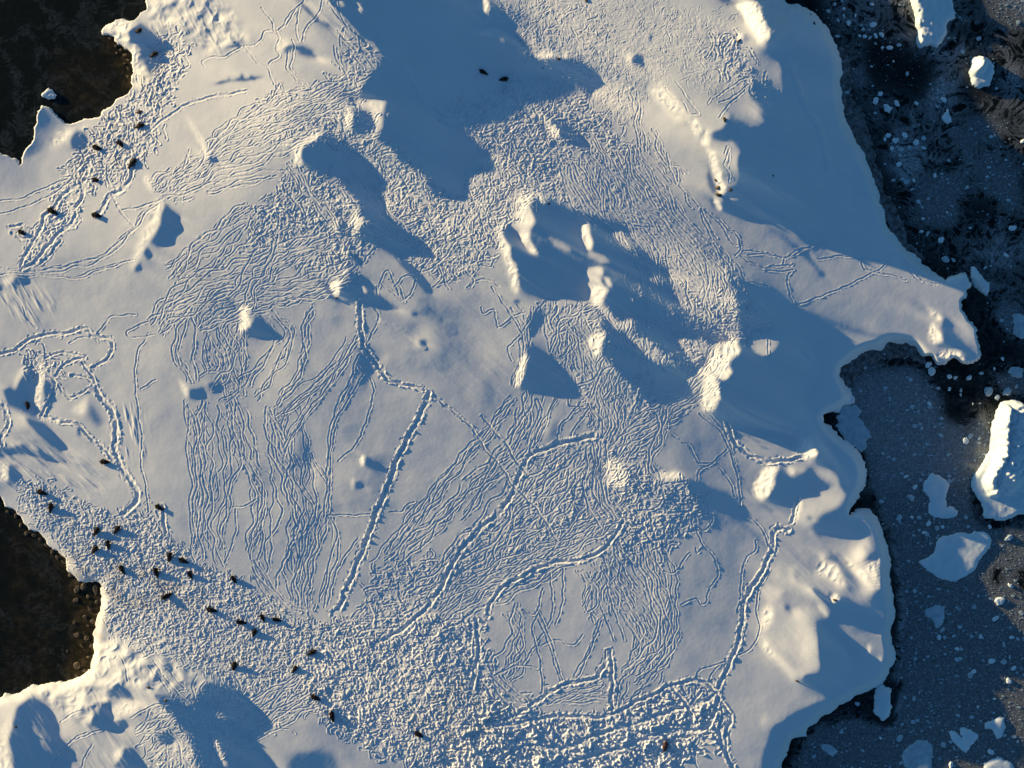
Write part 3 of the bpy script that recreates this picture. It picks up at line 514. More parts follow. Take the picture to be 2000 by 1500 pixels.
# trampled ground: (outline, heading deg, heading spread, track length px, half width px, depth m, coverage)
TRAMPLED = [
 ([(90,945),(150,985),(215,1010),(290,1000),(340,1060),(385,1100),(470,1135),(560,1190),(640,1225),(700,1215),(760,1260),(720,1420),(680,1440),(640,1400),(560,1350),(480,1330),(420,1310),(330,1280),(250,1250),(205,1230),(205,1150),(160,1120),(130,1070),(90,1030),(40,990),(50,945)],40,80,13,1.7,.13,2.6),
 ([(640,1225),(760,1205),(840,1200),(930,1200),(960,1330),(1000,1400),(1150,1410),(1300,1350),(1400,1360),(1410,1400),(1330,1480),(1330,1560),(880,1560),(830,1500),(760,1480),(680,1440),(640,1400),(570,1350)],50,80,24,2.1,.16,2.2),
 ([(960,1380),(1150,1410),(1300,1360),(1395,1365),(1400,1430),(1330,1470),(1340,1560),(900,1560),(850,1480)],20,60,34,3.6,.32,1.2),
 ([(320,70),(345,60),(360,80),(352,140),(330,190),(310,240),(290,300),(250,330),(190,370),(120,365),(125,330),(160,300),(200,240),(250,195),(300,150)],-50,70,24,2.2,.17,2.4),
 ([(110,375),(160,370),(145,420),(110,470),(60,520),(45,510),(75,450)],-50,50,24,2.4,.18,1.5),
 ([(510,185),(600,170),(700,140),(712,170),(700,200),(740,280),(690,305),(640,262),(590,268),(560,300),(500,290),(560,240),(500,215)],-30,40,26,1.9,.12,2.0),
 ([(560,320),(600,325),(690,390),(720,440),(740,480),(700,520),(620,530),(540,500),(480,480),(500,420),(540,370)],-35,60,26,1.9,.13,2.2),
 ([(715,290),(760,300),(830,360),(910,395),(925,330),(960,305),(905,268),(850,232),(870,212),(940,198),(960,175),(1000,150),(1060,150),(1160,200),(1230,300),(1200,420),(1060,385),(1010,400),(980,450),(930,530),(880,550),(800,490),(740,400)],-40,55,26,1.8,.12,2.4),
 ([(960,0),(1180,0),(1220,130),(1260,180),(1230,260),(1170,200),(1050,120),(1000,60)],60,80,18,1.5,.07,2.2),
 ([(1180,0),(1300,-20),(1330,30),(1300,170),(1250,180),(1220,130)],60,80,14,1.3,.045,1.6),
 ([(1300,20),(1420,30),(1460,100),(1470,150),(1400,190),(1330,150)],60,80,16,1.4,.05,1.4),
 ([(1380,60),(1440,70),(1470,150),(1520,190),(1450,170),(1420,140)],60,70,24,2.0,.12,1.2),
 ([(1050,590),(1200,600),(1290,790),(1200,870),(1150,850),(1130,760)],65,40,28,1.9,.12,.8),
 ([(1240,470),(1420,520),(1500,635),(1420,660),(1350,620),(1290,510)],60,50,24,1.9,.12,2.0),
 ([(1240,560),(1360,620),(1440,665),(1370,730),(1280,720),(1200,650)],70,30,26,1.9,.10,1.4),
 ([(1180,860),(1050,900),(1000,1000),(900,1080),(850,1180),(960,1130),(1050,1100),(1200,1040),(1370,1010),(1380,960),(1330,940),(1260,910)],-45,45,28,2.0,.13,1.5),
 ([(1170,1000),(1360,990),(1370,1030),(1300,1060),(1290,1100),(1180,1110)],-40,70,30,2.1,.13,1.2),
 ([(730,1120),(800,1090),(880,1090),(900,1120),(840,1190),(760,1230),(700,1220)],-30,60,28,1.9,.11,1.4),
 ([(300,1370),(360,1370),(450,1330),(620,1350),(600,1380),(480,1460),(390,1510),(280,1510),(300,1430)],-35,50,26,1.9,.12,.9),
 ([(50,690),(80,690),(100,700),(105,725),(95,740),(60,730),(40,715)],20,80,20,2.2,.15,2.0),
 ([(700,60),(745,110),(720,150),(690,165),(660,110),(680,80)],45,60,24,1.8,.1,.9),
 ([(330,350),(360,340),(420,310),(430,325),(360,380),(320,400)],-40,60,22,1.9,.12,1.4),
]

# long soft drift tails in the lee of the crests
DRIFTS = [(5,.2,[(1012,530),(1040,552),(1080,575),(1140,600)]),(6,.2,[(1440,545),(1480,590),(1530,640),(1600,690)]),(6,.35,[(1405,770),(1440,800),(1500,830),(1570,850)]),(5,.2,[(1028,702),(1060,722),(1100,745)]),
 (5,.15,[(1170,565),(1210,595),(1250,620)]),(6,.35,[(1470,280),(1530,310),(1600,360)]),(7,.4,[(1545,130),(1570,200),(1600,250),(1620,330)]),(5,.15,[(740,60),(790,130),(830,200)]),(5,.15,[(760,225),(790,260),(830,300)]),
 (5,.2,[(720,436),(760,462),(800,480)]),(4,.15,[(1440,690),(1500,720),(1580,770)]),(5,.2,[(740,625),(790,650),(830,680)]),(4,.12,[(480,680),(560,720),(640,760)]),(4,.15,[(1446,250),(1490,285),(1540,300)]),(5,.15,[(1290,640),(1330,660),(1390,690)])]

def tracks():
    S = Snow(); r = np.random.default_rng(11); crumb = [.6*gnoise((NY, NX), q, 15+k) for k, q in enumerate((1.5, 3.2, 8.5))]
    for z, (poly, hd, sp, ln, hw, dep, cov) in enumerate(TRAMPLED):
        if z > 4: ln *= 1.7
        p = np.asarray(poly, float); lo, hi = p.min(0), p.max(0)
        xs = np.arange(lo[0], hi[0], 3.); ys = np.arange(lo[1], hi[1], 3.); m, i0, j0 = fill(poly, xs, ys)
        iy, jx = np.nonzero(m); area = len(iy)*9
        n = int(area*cov/(ln*hw*3.1))
        for k in r.integers(0, len(iy), n):
            L = ln*r.uniform(.5, 1.6); ns = max(3, int(L/5)); a = math.radians(hd+r.normal(0, sp*.5)+(180 if r.random() < .5 else 0))
            turn = np.cumsum(r.normal(0, .42, ns))+a; q = np.cumsum(np.c_[np.cos(turn), np.sin(turn)]*5, 0)
            q = q-q.mean(0)+[xs[jx[k]], ys[iy[k]]]+r.normal(0, 9, 2)
            S.press(q, .78*hw*r.uniform(.7, 1.35), dep*r.uniform(.5, 1.2), dep*r.uniform(.5, 1.0), .9, .4)
        q = np.zeros((NY, NX), np.float32); a, i, j = fill(poly, X0+ST*np.arange(NX), Y0+ST*np.arange(NY)); q[i:i+a.shape[0], j:j+a.shape[1]] = a
        i0, i1, j0, j1 = max(i-30, 0), i+a.shape[0]+30, max(j-30, 0), j+a.shape[1]+30
        q = blur(q[i0:i1, j0:j1], 6); S.m[i0:i1, j0:j1] += q*dep*(.60*crumb[0][i0:i1, j0:j1]+.5*crumb[1][i0:i1, j0:j1]+(.9 if z in (1, 2) else .25)*crumb[2][i0:i1, j0:j1])
    for n, path, spread, wan in BUNDLES:
        base = spline(path, 4); d = np.gradient(base, axis=0); d /= np.hypot(d[:,0], d[:,1])[:,None]; nrm = np.c_[-d[:,1], d[:,0]]
        kn = max(3, len(base)//14); tk = np.linspace(0, 1, kn); tt = np.linspace(0, 1, len(base))
        ns = path[0][1] > 590 and path[-1][1] > 590 and path[0][0] < 760; n = int(round(n*(.8 if ns else .85)))
        for k in range(n):
            u = r.uniform(-1, 1); off = np.interp(tt, tk, (1.6 if ns else 1.15)*spread*(.6*u+.6*r.uniform(-1, 1, kn)))
            off = blur(off[:,None], 5)[:,0]; a, b = int(r.uniform(0, .12)*len(base)), int(r.uniform(.86, 1)*len(base))
            q = wander(base+nrm*off[:,None], wan*.55, 85, r)[a:b]
            if len(q) > 4: S.press(q, r.uniform(1.25, 1.8), r.uniform(.07, .13), r.uniform(.045, .085), .7, .25)
    for hw, amp, path in DRIFTS: S.press(spline(path, 4), hw, -amp, 0, .3, .9)
    for path in SINGLES: S.press(wander(spline(path, 3), .8, 40, r), 1.55, .11, .07, .7, .3)
    for hw, dep, rim, path in TRENCHES:
        q = wander(spline(path, 4), 1.0, 50, r); S.press(q, hw*.86, dep*.9, rim*.42, 1.6, .35, .34)
    return S.m*.46
# ---------------------------------------------------------------- helpers
C = S.collection
def at(px, py, z=0.0):
    """a photo pixel as a point of the place at height z"""
    k = PXM*(CAMZ-z)/CAMZ
    return ((px-1000)*k, (750-py)*k, z)
def tag(o, label=None, cat=None, group=None, kind=None):
    for k, v in (('label', label), ('category', cat), ('group', group), ('kind', kind)):
        if v: o[k] = v
    return o
def material(name, build):
    m = bpy.data.materials.new(name); m.use_nodes = True; t = m.node_tree; build(t, t.nodes, t.links, t.nodes['Principled BSDF']); return m
def noise_node(t, scale, detail=5, rough=.55, coord='Object'):
    c = t.nodes.new('ShaderNodeTexCoord'); n = t.nodes.new('ShaderNodeTexNoise'); n.inputs['Scale'].default_value = scale
    n.inputs['Detail'].default_value = detail; n.inputs['Roughness'].default_value = rough; t.links.new(c.outputs[coord], n.inputs['Vector']); return n
def ramp(t, src, stops):
    r = t.nodes.new('ShaderNodeValToRGB'); e = r.color_ramp.elements
    while len(e) < len(stops): e.new(.5)
    for k, (p, c) in enumerate(stops): e[k].position = p; e[k].color = (*c, 1)
    t.links.new(src, r.inputs[0]); return r
def bump(t, src, bsdf, strength, dist):
    b = t.nodes.new('ShaderNodeBump'); b.inputs['Strength'].default_value = strength; b.inputs['Distance'].default_value = dist
    t.links.new(src, b.inputs['Height']); t.links.new(b.outputs[0], bsdf.inputs['Normal'])
def m_snow(t, N, L, b):
    n = noise_node(t, .12, 6); r = ramp(t, n.outputs['Fac'], [(.3, (.84,.85,.86)), (.7, (.90,.90,.90))])
    a = N.new('ShaderNodeAttribute'); a.attribute_name = 'dirt'; mx = N.new('ShaderNodeMix'); mx.data_type = 'RGBA'
    L.new(a.outputs['Fac'], mx.inputs[0]); L.new(r.outputs[0], mx.inputs[6]); mx.inputs[7].default_value = (.42,.33,.22,1)
    L.new(mx.outputs[2], b.inputs['Base Color']); b.inputs['Roughness'].default_value = .75; b.inputs['Specular IOR Level'].default_value = .15
    g = noise_node(t, 9, 3, .6); bump(t, g.outputs['Fac'], b, .15, .02)
def m_ice(t, N, L, b):
    n = noise_node(t, .5, 6); r = ramp(t, n.outputs['Fac'], [(.3, (.66,.80,.86)), (.65, (.86,.89,.90))])
    L.new(r.outputs[0], b.inputs['Base Color']); b.inputs['Roughness'].default_value = .5; b.inputs['Specular IOR Level'].default_value = .3
    g = noise_node(t, 3, 5); bump(t, g.outputs['Fac'], b, .35, .06)
def m_thin(t, N, L, b):
    n = noise_node(t, .9, 6); r = ramp(t, n.outputs['Fac'], [(.3, (.34,.46,.52)), (.7, (.58,.68,.72))])
    L.new(r.outputs[0], b.inputs['Base Color']); b.inputs['Roughness'].default_value = .5
def m_rock(t, N, L, b):
    n = noise_node(t, 1.6, 8, .65); r = ramp(t, n.outputs['Fac'], [(.3, (.035,.028,.022)), (.5, (.10,.075,.05)), (.72, (.24,.17,.10))])
    L.new(r.outputs[0], b.inputs['Base Color']); b.inputs['Roughness'].default_value = .85; bump(t, n.outputs['Fac'], b, .6, .12)
def m_fur(t, N, L, b):
    n = noise_node(t, 5, 6, .6); r = ramp(t, n.outputs['Fac'], [(.3, (.010,.007,.006)), (.7, (.032,.021,.015))])
    L.new(r.outputs[0], b.inputs['Base Color']); b.inputs['Roughness'].default_value = .6; b.inputs['Specular IOR Level'].default_value = .2
    g = noise_node(t, 30, 3); bump(t, g.outputs['Fac'], b, .4, .02)
def m_redfur(t, N, L, b):
    n = noise_node(t, 5, 6, .6); r = ramp(t, n.outputs['Fac'], [(.3, (.045,.018,.012)), (.7, (.11,.045,.028))])
    L.new(r.outputs[0], b.inputs['Base Color']); b.inputs['Roughness'].default_value = .6
def m_sea(t, N, L, b):
    a = N.new('ShaderNodeAttribute'); a.attribute_name = 'slush'; k = N.new('ShaderNodeAttribute'); k.attribute_name = 'shoal'
    f = noise_node(t, 1.6, 9, .78); v = N.new('ShaderNodeTexVoronoi'); v.inputs['Scale'].default_value = 3.2; c = N.new('ShaderNodeTexCoord'); L.new(c.outputs['Object'], v.inputs['Vector'])
    m1 = N.new('ShaderNodeMath'); m1.operation = 'MULTIPLY_ADD'; L.new(f.outputs['Fac'], m1.inputs[0]); m1.inputs[1].default_value = 1.5; m1.inputs[2].default_value = -.75
    m2 = N.new('ShaderNodeMath'); m2.operation = 'MULTIPLY_ADD'; L.new(v.outputs['Color'], m2.inputs[0]); m2.inputs[1].default_value = .5; m2.inputs[2].default_value = -.25
    m3 = N.new('ShaderNodeMath'); L.new(m1.outputs[0], m3.inputs[0]); L.new(m2.outputs[0], m3.inputs[1])
    m4 = N.new('ShaderNodeMath'); m4.operation = 'MULTIPLY'; L.new(m3.outputs[0], m4.inputs[0]); L.new(a.outputs['Fac'], m4.inputs[1])
    m5 = N.new('ShaderNodeMath'); L.new(m4.outputs[0], m5.inputs[0]); L.new(a.outputs['Fac'], m5.inputs[1])
    f2 = noise_node(t, .17, 10, .68); f2.inputs['Distortion'].default_value = 2.6
    ab = N.new('ShaderNodeMath'); ab.operation = 'MULTIPLY_ADD'; L.new(f2.outputs['Fac'], ab.inputs[0]); ab.inputs[1].default_value = 2; ab.inputs[2].default_value = -1
    a2 = N.new('ShaderNodeMath'); a2.operation = 'ABSOLUTE'; L.new(ab.outputs[0], a2.inputs[0])
    a3 = N.new('ShaderNodeMath'); a3.operation = 'MULTIPLY_ADD'; L.new(a2.outputs[0], a3.inputs[0]); a3.inputs[1].default_value = -2.6; a3.inputs[2].default_value = .34
    sw = N.new('ShaderNodeAttribute'); sw.attribute_name = 'swirl'
    a4 = N.new('ShaderNodeMath'); a4.operation = 'MULTIPLY_ADD'; L.new(a3.outputs[0], a4.inputs[0]); L.new(sw.outputs['Fac'], a4.inputs[1]); L.new(m5.outputs[0], a4.inputs[2])
    r = ramp(t, a4.outputs[0], [(.08, (.006,.010,.010)), (.42, (.15,.16,.165)), (.75, (.33,.34,.35)), (1, (.55,.60,.62))])
    n2 = noise_node(t, .42, 10, .72); r2 = ramp(t, n2.outputs['Fac'], [(.36, (.006,.008,.006)), (.52, (.05,.038,.018)), (.68, (.17,.12,.06))])
    mx = N.new('ShaderNodeMix'); mx.data_type = 'RGBA'; L.new(k.outputs['Fac'], mx.inputs[0]); L.new(r.outputs[0], mx.inputs[6]); L.new(r2.outputs[0], mx.inputs[7])
    L.new(mx.outputs[2], b.inputs['Base Color']); b.inputs['Roughness'].default_value = .35; b.inputs['Specular IOR Level'].default_value = .12
    g = noise_node(t, 1.2, 4); bump(t, g.outputs['Fac'], b, .15, .05)
def m_shelf(t, N, L, b):
    n = noise_node(t, .9, 9, .72); r = ramp(t, n.outputs['Fac'], [(.36, (.02,.02,.02)), (.5, (.13,.13,.13)), (.66, (.28,.29,.30))])
    L.new(r.outputs[0], b.inputs['Base Color']); b.inputs['Roughness'].default_value = .7; bump(t, n.outputs['Fac'], b, .5, .1)
M = {k: material(k, f) for k, f in dict(snow=m_snow, ice=m_ice, thin_ice=m_thin, rock=m_rock, dark_fur=m_fur, reddish_fur=m_redfur, sea=m_sea, shelf=m_shelf).items()}

def grid_mesh(name, px, attrs=None, mask=None, zz=None):
    """a mesh over a regular grid of vertices (ny, nx, 3); mask keeps the faces that touch it"""
    ny, nx = px.shape[:2]; idx = np.arange(ny*nx).reshape(ny, nx)
    f = np.stack([idx[1:,:-1], idx[1:,1:], idx[:-1,1:], idx[:-1,:-1]], -1)
    if mask is not None: f = f[mask[1:,1:]|mask[1:,:-1]|mask[:-1,1:]|mask[:-1,:-1]]
    f = f.reshape(-1, 4); used = np.unique(f); re = np.full(ny*nx, -1, np.int64); re[used] = np.arange(len(used)); f = re[f]
    me = bpy.data.meshes.new(name); v = px.reshape(-1, 3)[used].astype(np.float32)
    me.vertices.add(len(v)); me.vertices.foreach_set('co', v.ravel()); me.loops.add(f.size); me.loops.foreach_set('vertex_index', f.ravel().astype(np.int32))
    me.polygons.add(len(f)); me.polygons.foreach_set('loop_start', np.arange(0, f.size, 4, dtype=np.int32)); me.polygons.foreach_set('use_smooth', np.ones(len(f), bool))
    for k, a in (attrs or {}).items():
        at_ = me.attributes.new(k, 'FLOAT', 'POINT'); at_.data.foreach_set('value', a.reshape(-1)[used].astype(np.float32))
    me.update(calc_edges=True)
    return me

def ragged(poly, rough, seed, depth=3):
    """the same outline with an irregular natural edge"""
    r = np.random.default_rng(seed); p = np.asarray(poly, float)
    for k in range(depth):
        q = np.roll(p, -1, 0); d = q-p; L = np.hypot(d[:,0], d[:,1]); nrm = np.c_[-d[:,1], d[:,0]]
        m = (p+q)/2+nrm*np.clip(r.normal(0, rough, (len(p), 1)), -2*rough, 2*rough)*np.minimum(1, 14/(L[:,None]+1e-6))
        p = np.stack([p, m], 1).reshape(-1, 2)
    return p

# ---------------------------------------------------------------- the snow-covered ground
XS = X0+ST*np.arange(NX); YS = Y0+ST*np.arange(NY)
COAST = ragged(COAST, .13, 4, 3)
_s = relief()
base = resize(_s[0], _s[1], _s[2], XS, YS)
base = .35+.5*((base-.35)+np.sqrt((base-.35)**2+.12))
land = np.zeros((NY, NX), bool); _m, _i, _j = fill(COAST, XS, YS); land[_i:_i+_m.shape[0], _j:_j+_m.shape[1]] = _m
# the snow cap thickens towards the lee (eastern) shore and ends there in a steep bank
_u = (XS[None]*math.cos(SUN_AZ)+YS[:,None]*math.sin(SUN_AZ)); _bank = smooth(.5, .96, blur(land.astype(np.float32), 13/ST))
_tip, _i, _j = fill([(1790,575),(1850,530),(1960,500),(1960,740),(1800,705)], XS, YS); _t = np.zeros((NY, NX), np.float32); _t[_i:_i+_tip.shape[0], _j:_j+_tip.shape[1]] = _tip
_nb = smooth(.5, .98, blur(land.astype(np.float32), 3.5/ST)); _t = blur(_t, 12/ST); _bank = _bank*(1-_t)+np.maximum(_bank, _nb)*_t
base = base+CAP*smooth(250, 1500, _u)*_bank
for _h, _w, _l in ((1.8,30,[(1440,-110),(1478,10),(1500,66)]),(1.1,24,[(1692,1092),(1708,1125),(1712,1150)]),(.5,30,[(1592,1215),(1600,1260),(1604,1300)]),(.8,18,[(1584,862),(1596,885)])):
    _i0, _i1 = np.searchsorted(YS, [_l[0][1]-4*_w, _l[-1][1]+4*_w]); _j0, _j1 = np.searchsorted(XS, [_l[0][0]-4*_w, _l[-1][0]+4*_w])
    _d = np.full((_i1-_i0, _j1-_j0), 1e9)
    for _x, _y in spline(_l, 6): _d = np.minimum(_d, (XS[None,_j0:_j1]-_x)**2+(YS[_i0:_i1,None]-_y)**2)
    base[_i0:_i1, _j0:_j1] += _h*np.exp(-_d/_w**2)*_bank[_i0:_i1, _j0:_j1]
micro = tracks()
near = blur(land.astype(np.float32), 3.2)                    # rounded brink along the water
brink = np.clip((near-.5)*2, 0, 1)
rn = np.random.default_rng(21)
# crusted, wind-bitten crests on the sun-facing scarps
_g = resize(_s[3], _s[1], _s[2], XS, YS); _c = blur(smooth(.22, .40, _g), 3); _v = 1-np.abs(gnoise((NY, NX), 4.2, 61)); _v2 = 1-np.abs(gnoise((NY, NX), 2.0, 62)); _sp = blur(smooth(.1, .7, vnoise((NY, NX), 22, rn)+.25), 2)
_lz = np.zeros((NY, NX), np.float32)
for _p in ([(285,-10),(430,-10),(490,85),(400,100),(340,55),(300,50)],[(170,1245),(240,1255),(330,1290),(420,1335),(330,1345),(200,1335),(160,1325)],[(200,50),(262,40),(290,150),(255,170),(240,90)],[(60,1340),(180,1320),(230,1340),(180,1420),(110,1390)],[(1490,0),(1570,10),(1560,80),(1510,70)]):
    _a, _i, _j = fill(_p, XS, YS); _lz[_i:_i+_a.shape[0], _j:_j+_a.shape[1]] = np.maximum(_lz[_i:_i+_a.shape[0], _j:_j+_a.shape[1]], _a)
_lz = blur(_lz, 8); _v3 = gnoise((NY, NX), 6.5, 63)
micro = micro+_c*(.09*_v+.06*_v2*_sp-.06)+_lz*(.11*_v3+.05*_v)
micro = micro+.002*gnoise((NY, NX), 2.6, 64)+.001*gnoise((NY, NX), 1.2, 65)+.007*gnoise((NY, NX), 8, 66)
# wind ribs (sastrugi)
def ribs(poly, ang, amp, lw, ll, seed):
    global micro
    p = np.asarray(poly, float); m = np.zeros((NY, NX), np.float32); a, i, j = fill(poly, XS, YS); m[i:i+a.shape[0], j:j+a.shape[1]] = a
    i0, i1, j0, j1 = max(i-40, 0), min(i+a.shape[0]+40, NY), max(j-40, 0), min(j+a.shape[1]+40, NX)
    w = blur(m[i0:i1, j0:j1], 9); yy, xx = np.meshgrid(YS[i0:i1], XS[j0:j1], indexing='ij'); ca, sa = math.cos(math.radians(ang)), math.sin(math.radians(ang))
    u, v = (xx*ca+yy*sa)/ll, (-xx*sa+yy*ca)/lw; r = np.random.default_rng(seed); g = r.uniform(-1, 1, (97, 97))
    def val(u, v):
        ui, vi = np.floor(u).astype(int), np.floor(v).astype(int); fu, fv = u-ui, v-vi; fu = fu*fu*(3-2*fu); fv = fv*fv*(3-2*fv)
        G = lambda a, b: g[b % 97, a % 97]
        return (G(ui,vi)*(1-fu)+G(ui+1,vi)*fu)*(1-fv)+(G(ui,vi+1)*(1-fu)+G(ui+1,vi+1)*fu)*fv
    n = val(u, v)+.5*val(u*2.1+7, v*2.1+3)
    micro[i0:i1, j0:j1] += w*amp*np.maximum(n, -.1)
ribs([(-100,870),(60,860),(170,900),(210,950),(150,985),(60,960),(-100,930)], 35, .16, 6, 38, 1)
ribs([(220,800),(270,790),(290,880),(280,900),(240,880)], 80, .14, 6, 40, 2)
ribs([(0,545),(60,545),(110,600),(60,640),(0,600)], 58, .12, 6, 34, 3)
ribs([(590,0),(690,-40),(760,100),(700,120),(650,80)], 42, .14, 7, 50, 4)
ribs([(1430,840),(1540,850),(1560,900),(1460,880)], 25, .10, 7, 50, 5)
ribs([(1480,1060),(1700,1060),(1720,1180),(1640,1300),(1500,1300)], 42, .035, 10, 60, 6)
ribs([(0,1360),(160,1330),(300,1330),(300,1500),(0,1560)], 55, .06, 9, 50, 7)
ribs([(280,20),(420,0),(470,90),(400,110),(300,80)], 60, .12, 8, 34, 8)
ribs([(1480,150),(1700,250),(1740,480),(1600,500),(1450,380)], 35, .10, 12, 90, 9)
ribs([(800,560),(1000,580),(1000,800),(840,740)], 38, .03, 9, 60, 10)
ground = base*(.25+.75*np.clip(brink*1.6, 0, 1))+micro*brink
ground = np.where(land, np.maximum(ground, .12), -1.2)
def height(px, py):
    j, i = int(round((px-X0)/ST)), int(round((py-Y0)/ST)); a = ground[max(i-3,0):i+4, max(j-3,0):j+4]; return float(np.median(a))
zs = np.where(land, base, 0)
kk = PXM*(CAMZ-zs)/CAMZ
gx, gy = np.meshgrid(XS, YS)
P = np.stack([(gx-1000)*kk, (750-gy)*kk, ground], -1)
# yellow-brown soiling where the seals lie and along the western shore
dirt = np.zeros((NY, NX), np.float32)
for poly, v in (([(210,1090),(330,1110),(420,1180),(330,1200),(230,1200),(200,1160)], .24), ([(150,1110),(200,1130),(205,1240),(180,1310),(150,1330)], .30), ([(100,1060),(160,1080),(200,1150),(140,1140)], .25),
                ([(330,480),(420,500),(430,610),(360,590)], .10), ([(880,1290),(1000,1400),(900,1480),(780,1420)], .12), ([(300,90),(345,80),(310,240),(190,370),(120,365),(200,240)], .12), ([(560,1310),(600,1330),(625,1365),(600,1360)], .25), ([(1320,200),(1400,300),(1420,390),(1380,380),(1330,260)], .10)):
    a, i, j = fill(poly, XS, YS); dirt[i:i+a.shape[0], j:j+a.shape[1]] = np.maximum(dirt[i:i+a.shape[0], j:j+a.shape[1]], a*v)
dirt = blur(dirt, 12)*np.clip(.5+1.1*vnoise((NY, NX), 12, rn)+.5*vnoise((NY, NX), 4, rn), 0, 1.6)
me = grid_mesh('snow_ground', P, dict(dirt=dirt), land); me.materials.append(M['snow'])
snow = bpy.data.objects.new('snow_ground', me); C.objects.link(snow); tag(snow, kind='structure')

# ---------------------------------------------------------------- the sea with its slush
def field(shape, xs, ys, items, default=0.0):
    f = np.full(shape, default, np.float32); st = xs[1]-xs[0]
    for v, soft, poly in items:
        a, i, j = fill(poly, xs, ys); m = np.zeros(shape, np.float32); m[i:i+a.shape[0], j:j+a.shape[1]] = a; m = blur(m, soft/st); f = f*(1-m)+v*m
    return f
sx = np.arange(-400, 2404, 4.); sy = np.arange(-400, 1904, 4.)
SL = [(.30,30,[(1560,-400),(2400,-400),(2400,560),(1940,560),(1780,470),(1700,280),(1600,0)]),
 (.42,18,[(1880,-40),(2400,-400),(2400,120),(2000,110),(1950,80),(1920,50)]),(.62,12,[(1930,-60),(2400,-200),(2400,40),(2000,30),(1960,15)]),
 (.10,12,[(1700,60),(1790,100),(1830,130),(1800,200),(1700,170),(1680,100)]),(.10,12,[(1850,60),(1900,80),(2000,90),(2000,75),(1920,70),(1880,50)]),
 (.12,14,[(1890,100),(1950,110),(1950,180),(1930,210),(1880,200)]),(.44,14,[(1880,220),(1930,210),(1980,240),(1960,280),(1890,300),(1850,280)]),
 (.47,14,[(1800,340),(1870,330),(1900,380),(1860,460),(1790,440),(1780,390)]),(.47,16,[(1900,300),(2000,330),(2000,430),(1920,420)]),(.12,10,[(1870,390),(1930,380),(1960,420),(1900,440)]),
 (.25,20,[(1800,470),(1930,480),(2100,520),(2100,700),(1930,700),(1900,560)]),(.06,8,[(1895,560),(1935,590),(1950,640),(2000,690),(2000,700),(1915,705),(1912,640)]),
 (.50,10,[(1930,600),(2000,580),(2000,640),(1970,660),(1940,630)]),
 (.47,12,[(1640,740),(1690,720),(1780,710),(1830,760),(1860,830),(1930,860),(1935,900),(1900,960),(1920,1020),(2100,1020),(2400,1300),(2400,1900),(1480,1900),(1540,1500),(1590,1430),(1740,1330),(1760,1200),(1740,1060),(1690,990),(1690,900),(1640,820)]),
 (.60,20,[(1660,760),(1700,725),(1790,720),(1840,790),(1930,860),(1890,940),(1800,930),(1720,960),(1700,880),(1660,820)]),
 (.03,9,[(1815,700),(1920,705),(1945,740),(1930,790),(1950,800),(1920,832),(1870,828),(1840,810),(1850,770),(1830,740)]),
 (.44,8,[(1930,720),(2100,700),(2100,790),(1960,780),(1940,760)]),(.07,8,[(1735,1330),(1748,1320),(1760,1350),(1745,1420),(1720,1425),(1690,1400),(1640,1390),(1700,1350)]),
 (.08,6,[(1672,985),(1700,960),(1712,985),(1716,1012),(1692,990)]),(.45,10,[(1560,1440),(1620,1410),(1720,1430),(1720,1520),(1560,1520)]),
 (.15,8,[(1984,1120),(2040,1100),(2040,1180),(1996,1160)]),(.2,8,[(1940,1110),(1955,1108),(1960,1130),(1945,1150)]),
 (.02,6,[(1612,806),(1625,806),(1632,830),(1612,826)]),
 (.56,14,[(1905,790),(1940,800),(1935,900),(1895,930),(1890,860)])]
slush = field((len(sy), len(sx)), sx, sy, SL, .02)
r8 = np.random.default_rng(8); sh = slush.shape
wx, wy = 26*vnoise(sh, 14, r8)+10*vnoise(sh, 5, r8), 26*vnoise(sh, 14, r8)+10*vnoise(sh, 5, r8)
n = vnoise(sh, 11, r8); big = vnoise(sh, 22, r8)
ii = np.clip(np.arange(sh[0])[:,None]+wy/4, 0, sh[0]-1).astype(int); jj = np.clip(np.arange(sh[1])[None]+wx/4, 0, sh[1]-1).astype(int)
fil = 1-np.abs(n[ii, jj])*1.6
mixed = np.clip(1-np.abs(slush-.30)/.14, 0, 1)
slush = np.clip(slush+mixed*(.30*fil+.45*big-.34)+np.where(slush < .05, .16*np.clip(fil-.35, 0, 1), 0), 0, 1)
swirl = np.clip(mixed, 0, 1)+.25*(slush < .1)
shoal = field(sh, sx, sy, [(.9,9,[(20,985),(110,1040),(160,1110),(205,1130),(200,1200),(185,1320),(150,1335),(130,1330),(140,1260),(135,1180),(110,1110),(60,1060)]),(.25,14,[(0,1000),(100,1060),(130,1180),(110,1330),(0,1350)]),
   (.8,8,[(205,60),(235,70),(262,110),(258,170),(235,185),(222,130),(200,90)]),(.3,16,[(100,100),(230,110),(250,180),(200,230),(130,220)]),(.6,8,[(1600,40),(1650,100),(1660,210),(1690,290),(1730,400),(1760,470),(1735,430),(1690,300),(1650,200),(1640,110)])])
gx2, gy2 = np.meshgrid(sx, sy)
Ps = np.stack([(gx2-1000)*PXM, (750-gy2)*PXM, 0*gx2], -1)
me = grid_mesh('sea', Ps, dict(slush=slush, shoal=shoal, swirl=swirl)); me.materials.append(M['sea']); o = bpy.data.objects.new('sea', me); C.objects.link(o); tag(o, kind='structure')
bm = bmesh.new(); vs = [bm.verts.new((x*2500, y*2500, -1.6)) for x, y in ((-1,-1),(1,-1),(1,1),(-1,1))]; bm.faces.new(vs); me = bpy.data.meshes.new('sea_floor'); bm.to_mesh(me); bm.free()
me.materials.append(M['rock']); o = bpy.data.objects.new('sea_floor', me); C.objects.link(o); tag(o, kind='structure')

